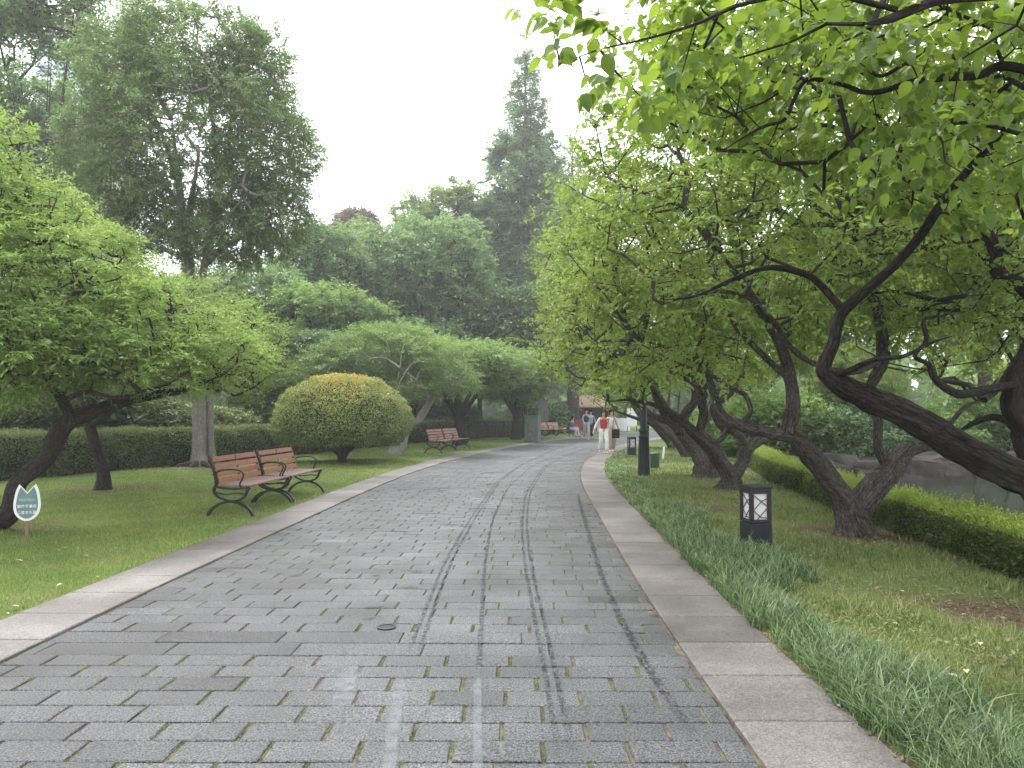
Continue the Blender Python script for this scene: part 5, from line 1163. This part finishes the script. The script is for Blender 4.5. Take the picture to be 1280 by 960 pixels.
# lamp post
g = G3(805, 597); root = empty('lamp_post', (g[0], g[1], -.02), 'tall black cast lamp post with a flared base on the right verge', 'street lamp')
mb = MB(); prof = [(.155, 0), (.155, .04), (.135, .07), (.13, .12), (.118, .45), (.105, .92), (.118, .94), (.118, .97), (.098, .99), (.098, 1.06), (.118, 1.08), (.118, 1.11), (.085, 1.14), (.078, 1.3), (.072, 1.9)]
mb.lathe(prof, k=28); mb.build('base', M['lamp_black'], root, True)
mb = MB(); mb.lathe([(.07, 1.9), (.055, 3.9), (.075, 3.92), (.075, 3.98), (.04, 4.0)], k=20); mb.build('pole', M['lamp_black'], root, True)
mb = MB()
for k in range(12): a = 2*math.pi*k/12; mb.tube([(.125*math.cos(a), .125*math.sin(a), .12), (.103*math.cos(a), .103*math.sin(a), .9)], .012, 6)
mb.build('flutes', M['lamp_black'], root)
mb = MB(); mb.lathe([(.09, 4.0), (.15, 4.4)], k=6, cap=True); ln = mb.build('lantern', M['opal'], root)
mb = MB(); mb.lathe([(.19, 4.4), (.17, 4.45), (.03, 4.6), (.02, 4.68)], k=6); mb.build('lantern_roof', M['lamp_black'], root)
# electrical box strapped thin post
g = G3(809.5, 592); root = empty('marker_post', (g[0], g[1], -.02), 'thin black square post right behind the lamp post', 'post')
mb = MB(); mb.box((0, 0, .58), (.07, .07, 1.16), 0, .006); mb.build('shaft', M['lamp_black'], root); mb = MB(); mb.box((0, 0, 1.17), (.09, .09, .03), 0, .005); mb.build('cap', M['lamp_black'], root)
# bin and stake
g = G3(818.5, 588); root = empty('litter_bin', (g[0], g[1], 0), 'small dark green round bin on the right verge behind the lamp post', 'bin')
mb = MB(); mb.lathe([(.105, 0), (.112, .03), (.125, .40), (.122, .41), (.115, .40)], k=28); mb.build('body', M['green_bin'], root, True)
mb = MB(); mb.lathe([(.134, .405), (.136, .43), (.12, .455), (.03, .475), (.0, .477)], k=28, cap=False); mb.build('lid', M['green_bin'], root, True)
g = G3(828, 577); root = empty('marker_stake', (g[0], g[1], -.02), 'short white marker stake leaning beside the green bin', 'stake'); root.rotation_euler = (0, .12, 0)
mb = MB(); mb.box((0, 0, .22), (.06, .035, .46), 0, .008); mb.build('shaft', M['white'], root); mb = MB(); mb.box((0, 0, .462), (.045, .025, .03), 0, .006); mb.build('tip', M['white'], root)
# steel cabinet
Yc = 36.0; g = P(666, 552.5, Yc); root = empty('utility_cabinet', (g[0], g[1], 0), 'grey-green weathered steel cabinet at the kerb before the third bench', 'cabinet', None, -.35)
mb = MB(); mb.box((0, 0, .66), (.68, .5, 1.26), 0, .012); mb.build('body', M['cabinet'], root)
mb = MB(); mb.box((0, 0, 1.305), (.74, .56, .04), 0, .01); mb.build('lid', M['cabinet'], root)
mb = MB(); mb.box((0, -.256, .66), (.6, .012, 1.12), 0, .004); d_ = mb.build('door', M['cabinet'], root); mb = MB(); mb.box((.24, -.268, .7), (.02, .02, .14), 0, .004); mb.build('handle', M['iron'], d_)
mb = MB(); mb.box((0, 0, .02), (.72, .54, .06), 0, .01); mb.build('plinth', M['kerb'], root)

# ------------------------------------------------------------------ pavilion stall, cart, boards beyond the bend
Yk = 60.
g = P(741, 530, Yk); root = empty('pavilion', (g[0], g[1], 0), 'open dark timber pavilion with a pale orange tiled roof at the path bend', 'pavilion')
for sx in (-1.9, 1.9):
    for sy in (-1.3, 1.3): mb = MB(); mb.box((sx, sy, 1.15), (.2, .2, 2.4), 0, .01); mb.build('post', M['darkwood'], root)
V = [(-2.4, -1.9, 2.15), (2.4, -1.9, 2.15), (2.4, 1.9, 2.15), (-2.4, 1.9, 2.15), (-1.3, 0, 3.1), (1.3, 0, 3.1), (-2.4, -1.9, 2.05), (2.4, -1.9, 2.05), (2.4, 1.9, 2.05), (-2.4, 1.9, 2.05)]
mb = MB(); mb.add(V, [(0, 1, 5, 4), (2, 3, 4, 5), (1, 2, 5), (3, 0, 4), (0, 6, 7, 1), (1, 7, 8, 2), (2, 8, 9, 3), (3, 9, 6, 0), (9, 8, 7, 6)])
for k in range(23): xx = -2.3+k*.209; f = max(0, min(1, (abs(xx)-1.3)/1.1)); mb.tube([(xx, -1.93, 2.17), (xx*(1-0) if abs(xx) < 1.3 else xx, -1.9*f, 3.13-(3.13-2.17)*f)], .035, 6)
mb.build('roof', M['roof'], root)
mb = MB(); mb.box((0, 1.35, 1.1), (3.6, .06, 2.0)); mb.build('back_wall', M['darkwood'], root); root.scale = (.72, .8, .92)
mb = MB(); mb.box((0, -1.25, .45), (3.4, .4, .06), 0, .01); mb.box((0, -1.1, .2), (3.4, .08, .4)); mb.build('rail_bench', M['redwood'], root)
g = P(724, 540, 52.); root = empty('vendor_cart', (g[0], g[1], 0), 'small red-brown timber cart standing left of the walking couple', 'cart')
mb = MB(); mb.box((0, 0, .65), (1.2, .8, .7), 0, .02); mb.build('box', M['redwood'], root)
mb = MB(); mb.box((0, 0, 1.02), (1.3, .9, .05), 0, .01); mb.build('counter', M['darkwood'], root)
for sx in (-.4, .4):
    mb = MB(); p = [(sx, -.43+.02*0, .27)]; ring = [(sx+.25*math.cos(a), -.45, .26+.25*math.sin(a)) for a in np.linspace(0, 2*math.pi, 25)]; mb.tube(ring, .025, 6)
    for a in range(6): mb.tube([(sx, -.45, .26), (sx+.25*math.cos(a*1.047), -.45, .26+.25*math.sin(a*1.047))], .012, 5)
    mb.build('wheel', M['iron'], root)
for sx in (-.55, .55): mb = MB(); mb.box((sx, .35, 1.35), (.05, .05, .7)); mb.build('post', M['darkwood'], root)
mb = MB(); mb.box((0, 0, 1.72), (1.4, 1.0, .05), 0, .01); mb.build('canopy', M['darkwood'], root)
# draped table
g = P(772, 537, 58.); root = empty('draped_table', (g[0], g[1], 0), 'table covered with a pale hanging cloth behind the woman in red', 'table')
V = []; F = []; nseg = 48
for r_, z in enumerate((.02, .5, 1.0)):
    for j in range(nseg):
        a = 2*math.pi*j/nseg; q = .06*math.sin(a*9)*(1-z*.9); cxx = max(-1, min(1, 1.35*math.cos(a))); cyy = max(-1, min(1, 1.35*math.sin(a)))
        V.append(((.75+q+.14*(1-z))*cxx, (.45+q+.1*(1-z))*cyy, z))
for i in range(2):
    for j in range(nseg): F.append((i*nseg+j, i*nseg+(j+1) % nseg, (i+1)*nseg+(j+1) % nseg, (i+1)*nseg+j))
F.append(tuple(2*nseg+j for j in range(nseg))); me = np_mesh('cloth', V, [f for f in F if len(f) == 4], None, True); link('cloth', me, M['cloth_white'], root)
mb = MB(); mb.box((0, 0, .985), (1.5, .9, .035), 0, .01); mb.build('top', M['cloth_white'], root)
for k, (px_, w, h, mt, lab, cat, nm) in enumerate([(790, .75, 1.35, 'white', 'plain white upright board beyond the far bollard lamp', 'board', 'display_board'), (804, .5, 1.1, 'redwood', 'dark red upright panel behind the lamp post', 'board', 'display_board'), (679, .62, 2.2, 'cabinet', 'grey standing panel rising behind the farthest bench', 'board', 'notice_board')]):
    Yq = 55. if k < 2 else 47.; g = P(px_, 538, Yq); root = empty(nm, (g[0], g[1], 0), lab, cat)
    mb = MB(); mb.box((0, 0, h/2+.45 if k < 2 else h/2+.1), (w, .05, h), 0, .01); mb.build('panel', M[mt], root)
    for sx in (-1, 1): mb = MB(); mb.box((sx*(w/2-.04), .05, .4 if k < 2 else h/2), (.05, .05, .9 if k < 2 else h), 0, .004); mb.build('leg', M['iron'], root)

# far tower
root = empty('apartment_tower', (-61, 102, 0), 'pale hazy apartment tower glimpsed through the leaves at the top left', 'building', None, .3)
mb = MB(); mb.box((0, 0, 26), (9, 9, 54)); mb.build('wall', M['tower'], root)
mb = MB(); mb.box((6.0, -1, 31), (2.4, 5, 62)); mb.build('stair_tower', M['tower_y'], root)
for fl_ in range(16):
    mb = MB()
    for k in range(4): mb.box((-3.3+k*2.2, -4.53, 4+fl_*3.1), (1.3, .12, 1.6))
    mb.build('window', M['tower_glass'], root)

# ------------------------------------------------------------------ people
M['skin'] = simple('skin', (.50, .33, .25), .5, 0, .4, .05, 10); M['hair'] = simple('dark_hair', (.02, .014, .012), .5, 0, .4, .3, 60)
M['red_top'] = simple('red_cloth', (.50, .03, .035), .8); M['cream'] = simple('cream_cloth', (.66, .60, .57), .85); M['trouser_white'] = simple('white_trousers', (.80, .79, .77), .85)
M['beige'] = simple('beige_cloth', (.42, .36, .30), .85); M['black_cloth'] = simple('black_cloth', (.015, .015, .018), .8); M['navy'] = simple('navy_cloth', (.03, .035, .07), .85)
M['blue_cloth'] = simple('pale_blue_cloth', (.28, .33, .45), .85); M['grey_cloth'] = simple('grey_cloth', (.36, .34, .36), .85); M['purple'] = simple('purple_cloth', (.12, .08, .17), .85); M['lilac'] = simple('lilac_cloth', (.50, .45, .62), .85)
M['shoe'] = simple('shoe_white', (.6, .6, .6), .6)
def skin(name, verts, edges, radii, mat, parent=None, sub=2, root_i=0):
    me = bpy.data.meshes.new(name); me.from_pydata([tuple(map(float, v)) for v in verts], edges, []); me.update(); o = link(name, me, mat, parent)
    mo = o.modifiers.new('skin', 'SKIN'); mo.use_smooth_shade = True
    for i, r_ in enumerate(radii):
        rr = r_ if hasattr(r_, '__len__') else (r_, r_); me.skin_vertices[0].data[i].radius = rr; me.skin_vertices[0].data[i].use_root = (i == root_i)
    s_ = o.modifiers.new('sub', 'SUBSURF'); s_.levels = sub; s_.render_levels = sub; return o
def person(label, loc, rz, pose, clothes, H=1.62, sit=False, hair_len=.0, group=None):
    """pose: dict of joint positions in metres for a 1.62 m figure, facing -y"""
    J = dict(pel=(0, 0, .88), wst=(0, 0, 1.0), chs=(0, 0, 1.2), nck=(0, 0, 1.36), hd0=(0, -.005, 1.43), hd1=(0, -.012, 1.53),
             ls=(.135, 0, 1.285), le=(.20, .02, 1.06), lw=(.22, -.04, .83), rs=(-.135, 0, 1.285), re=(-.20, .02, 1.06), rw=(-.22, -.04, .83),
             lh=(.085, 0, .84), lk=(.09, -.03, .46), la=(.09, .02, .08), rh=(-.085, 0, .84), rk=(-.09, -.02, .46), ra=(-.09, .03, .08))
    J.update(pose); J = {k: np.array(v, float) for k, v in J.items()}
    names = ['pel', 'wst', 'chs', 'nck', 'hd0', 'hd1', 'ls', 'le', 'lw', 'rs', 're', 'rw', 'lh', 'lk', 'la', 'rh', 'rk', 'ra']
    V = [J[n_] for n_ in names]; I = {n_: i for i, n_ in enumerate(names)}
    R2 = [(.125, .095), (.105, .08), (.125, .09), .05, (.075, .085), (.086, .10), .052, .038, .026, .052, .038, .026, .085, .058, .04, .085, .058, .04]
    E = [('pel', 'wst'), ('wst', 'chs'), ('chs', 'nck'), ('nck', 'hd0'), ('hd0', 'hd1'), ('chs', 'ls'), ('ls', 'le'), ('le', 'lw'), ('chs', 'rs'), ('rs', 're'), ('re', 'rw'), ('pel', 'lh'), ('lh', 'lk'), ('lk', 'la'), ('pel', 'rh'), ('rh', 'rk'), ('rk', 'ra')]
    E = [(I[a], I[b2]) for a, b2 in E]
    def add(v, r_, frm): V.append(np.array(v, float)); R2.append(r_); E.append((frm, len(V)-1)); return len(V)-1
    for s in ('l', 'r'):      # feet
        a = J[s+'a']; t_ = add(a+[0, -.10, -.045], (.036, .028), I[s+'a']); add(a+[0, -.17, -.055], (.03, .02), t_)
        w = J[s+'w']; e_ = norm((w-J[s+'e'])[None])[0]; sx = 1 if s == 'l' else -1; pm = add(w+e_*.05, (.03, .018), I[s+'w']); lat = norm(np.cross(e_, (0, 0, 1) if abs(e_[2]) < .8 else (1, 0, 0))[None])[0]
        if abs(e_[2]) > .8: lat = np.array([0, 1., 0])
        for k, (o_, ln_) in enumerate(((-.024, .062), (-.008, .072), (.008, .068), (.023, .054))):
            f1 = add(w+e_*.085+lat*o_, .009, pm); f2 = add(w+e_*(.085+ln_*.6)+lat*o_*1.05+np.array([-sx*.006, -.006, 0]), .008, f1); add(w+e_*(.085+ln_)+lat*o_*1.05+np.array([-sx*.02, -.01, 0]), .007, f2)
        th = add(w+e_*.045-lat*.034, .010, pm); add(w+e_*.085-lat*.046, .009, th)
    body = skin('person', V, E, R2, M['skin']); tag(body, label, 'person', group)
    body.location = loc; body.rotation_euler = (0, 0, rz); k = H/1.62; body.scale = (k, k, k)
    # face
    h = J['hd1']; fc = MB()
    fc.tube([h+[0, -.085, .0], h+[0, -.105, -.025], h+[0, -.09, -.035]], [.006, .013, .008], 6); fc.build('nose', M['skin'], body, True)
    for sx in (-1, 1):
        e_ = MB(); e_.lathe([(.0, -.009), (.007, -.006), (.010, 0), (.007, .006), (0, .009)], h+np.array([sx*.03, -.078, .008]), 8, False); e_.build('eye', M['hair'], body, True)
        e_ = MB(); e_.tube([h+[sx*.074, .0, .02], h+[sx*.084, .008, .0], h+[sx*.076, .0, -.03]], [.008, .014, .007], 6); e_.build('ear', M['skin'], body, True)
    mt_ = MB(); mt_.tube([h+[-.022, -.08, -.055], h+[0, -.086, -.053], h+[.022, -.08, -.055]], [.003, .006, .003], 6); mt_.build('mouth', M['lamp_frame'], body, True)
    hv = [h+[0, .02, .0], h+[0, .012, .05], h+[0, .045, -.06]]; hr = [(.108, .10), (.10, .09), (.09, .06)]; he = [(0, 1), (0, 2)]
    if hair_len: hv.append(h+[0, .06, -.06-hair_len]); hr.append((.07, .04)); he.append((2, 3))
    skin('hair', hv, he, hr, M['hair'], body)
    def cl(name, js, es, rs_, mt): skin(name, [J[j] if isinstance(j, str) else np.array(j, float) for j in js], es, rs_, M[mt], body)
    for c in clothes:
        if c[0] == 'top': cl('top', ['pel', 'wst', 'chs', J['nck']+[0, 0, -.03]], [(0, 1), (1, 2), (2, 3)], [(.14, .118), (.13, .11), (.15, .125), (.105, .08)], c[1])
        if c[0] == 'sleeves':
            for s in ('l', 'r'): cl('sleeve', [J[s+'s']*.95+J['chs']*.05, s+'s', s+'e', J[s+'w']*.92+J[s+'e']*.08], [(0, 1), (1, 2), (2, 3)], [.05, .062, .05, .044], c[1])
        if c[0] == 'trousers':
            for s in ('l', 'r'): cl('trouser_leg', [J['pel']*.5+J[s+'h']*.5+[0, 0, .05], s+'h', s+'k', J[s+'a']+[0, 0, .02]], [(0, 1), (1, 2), (2, 3)], [.098, .103, c[2], c[3]], c[1])
        if c[0] == 'jacket':
            for sx, s in ((1, 'l'), (-1, 'r')):
                cl('jacket_panel', [J['chs']+[sx*.15, .03, .06], J['wst']+[sx*.158, .04, .02], J['pel']+[sx*.172, .04, -.10]], [(0, 1), (1, 2)], [(.026, .07), (.024, .075), (.024, .08)], c[1])
            cl('jacket_back', [J['chs']+[0, .06, .09], J['wst']+[0, .065, 0], J['pel']+[0, .07, -.08]], [(0, 1), (1, 2)], [(.13, .05), (.12, .05), (.14, .05)], c[1])
        if c[0] == 'shoes':
            for s in ('l', 'r'): a = J[s+'a']; cl('shoe', [a+[0, .02, -.03], a+[0, -.06, -.04], a+[0, -.16, -.052]], [(0, 1), (1, 2)], [(.046, .045), (.045, .036), (.038, .026)], c[1])
    return body
def gp(px, py): 
    Y = 1371/(py-515.0); g = P(px, py, Y); return (g[0], g[1], .012)
walk = dict(lk=(.09, -.14, .47), la=(.085, -.16, .085), rk=(-.09, .02, .46), ra=(-.085, .20, .12), le=(.24, .04, 1.07), lw=(.30, -.02, .85), re=(-.2, .02, 1.06), rw=(-.16, -.14, .92))
pw = person('woman walking in a red top, open cream jacket and white trousers', gp(754.5, 567), .15, dict(walk, le=(.19, .06, 1.08), lw=(.13, -.15, 1.2), re=(-.25, .04, 1.07), rw=(-.36, .0, .86)), [('top', 'red_top'), ('sleeves', 'cream'), ('jacket', 'cream'), ('trousers', 'trouser_white', .08, .07), ('shoes', 'shoe')], 1.58, hair_len=.06)
person('person in beige walking close behind the woman in red', gp(764.5, 565.3), .1, dict(walk, lk=(.09, .0, .46), la=(.09, .1, .09), rk=(-.09, -.12, .47), ra=(-.09, -.14, .085)), [('top', 'cream'), ('sleeves', 'cream'), ('trousers', 'beige', .085, .08), ('shoes', 'shoe')], 1.6, hair_len=.12)
g = gp(767, 566.8); root = empty('handbag', (g[0]+.08, g[1], .72), 'black shoulder bag hanging beside the woman in red', 'bag')
mb = MB(); mb.box((0, 0, 0), (.28, .12, .34), 0, .04); mb.build('pouch', M['black_cloth'], root); mb = MB(); mb.tube([(-.1, 0, .15), (-.09, 0, .4), (-.05, .02, .58), (.0, .02, .4), (.1, 0, .15)], .012, 6); mb.build('strap', M['black_cloth'], root, True)
person('distant walker in a navy top and pale blue open jacket with grey trousers', gp(733, 549.8), .05, dict(walk, le=(.2, -.06, 1.1), lw=(.06, -.2, 1.22)), [('top', 'navy'), ('sleeves', 'blue_cloth'), ('jacket', 'blue_cloth'), ('trousers', 'grey_cloth', .085, .07), ('shoes', 'shoe')], 1.66)
person('distant dark trousered walker at the right shoulder of the navy topped walker', gp(738.5, 548.6), .1, dict(walk, lk=(.09, .0, .46), la=(.09, .1, .09), rk=(-.09, -.12, .47), ra=(-.09, -.14, .085)), [('top', 'blue_cloth'), ('sleeves', 'blue_cloth'), ('trousers', 'black_cloth', .08, .065), ('shoes', 'black_cloth')], 1.6)
g = gp(714, 546.5)
seat = dict(pel=(0, .0, .52), wst=(0, -.02, .64), chs=(0, -.06, .84), nck=(0, -.09, 1.0), hd0=(0, -.11, 1.07), hd1=(0, -.13, 1.17), ls=(.15, -.07, .95), rs=(-.15, -.07, .95), le=(.19, -.12, .72), re=(-.19, -.12, .72), lw=(.12, -.32, .62), rw=(-.12, -.32, .62),
            lh=(.085, -.02, .5), rh=(-.085, -.02, .5), lk=(.1, -.42, .5), rk=(-.1, -.42, .46), la=(.1, -.48, .085), ra=(-.1, -.36, .085))
person('person sitting on a low stool in a purple jacket and lilac trousers', g, .9, seat, [('top', 'purple'), ('sleeves', 'purple'), ('trousers', 'lilac', .07, .055), ('shoes', 'black_cloth')], 1.6)
root = empty('stool', g, 'low black stool under the person in purple', 'stool')
mb = MB(); mb.lathe([(.16, .37), (.17, .39), (.16, .41)], k=20); mb.build('seat', M['iron'], root)
for k in range(4): a = k*math.pi/2+.4; mb = MB(); mb.tube([(.12*math.cos(a), .12*math.sin(a), .38), (.17*math.cos(a), .17*math.sin(a), 0)], .014, 6); mb.build('leg', M['iron'], root)
print('leaves', sum(n for _, n in TREES), len(bpy.data.objects))

# ------------------------------------------------------------------ haze (the humid air)
mb = MB(); mb.box((-15, 125, 31), (500, 300, 70)); hz = mb.build('haze', None); tag(hz, kind='stuff', label='thin pale humid haze in the air over the whole park')
m = bpy.data.materials.new('haze_air'); m.use_nodes = True; N = m.node_tree.nodes; N.remove(N['Principled BSDF'])
pv = N.new('ShaderNodeVolumePrincipled'); pv.inputs['Color'].default_value = (.93, .96, 1, 1); pv.inputs['Density'].default_value = .0015; pv.inputs['Anisotropy'].default_value = .3
m.node_tree.links.new(pv.outputs[0], N['Material Output'].inputs['Volume']); hz.data.materials.append(m)
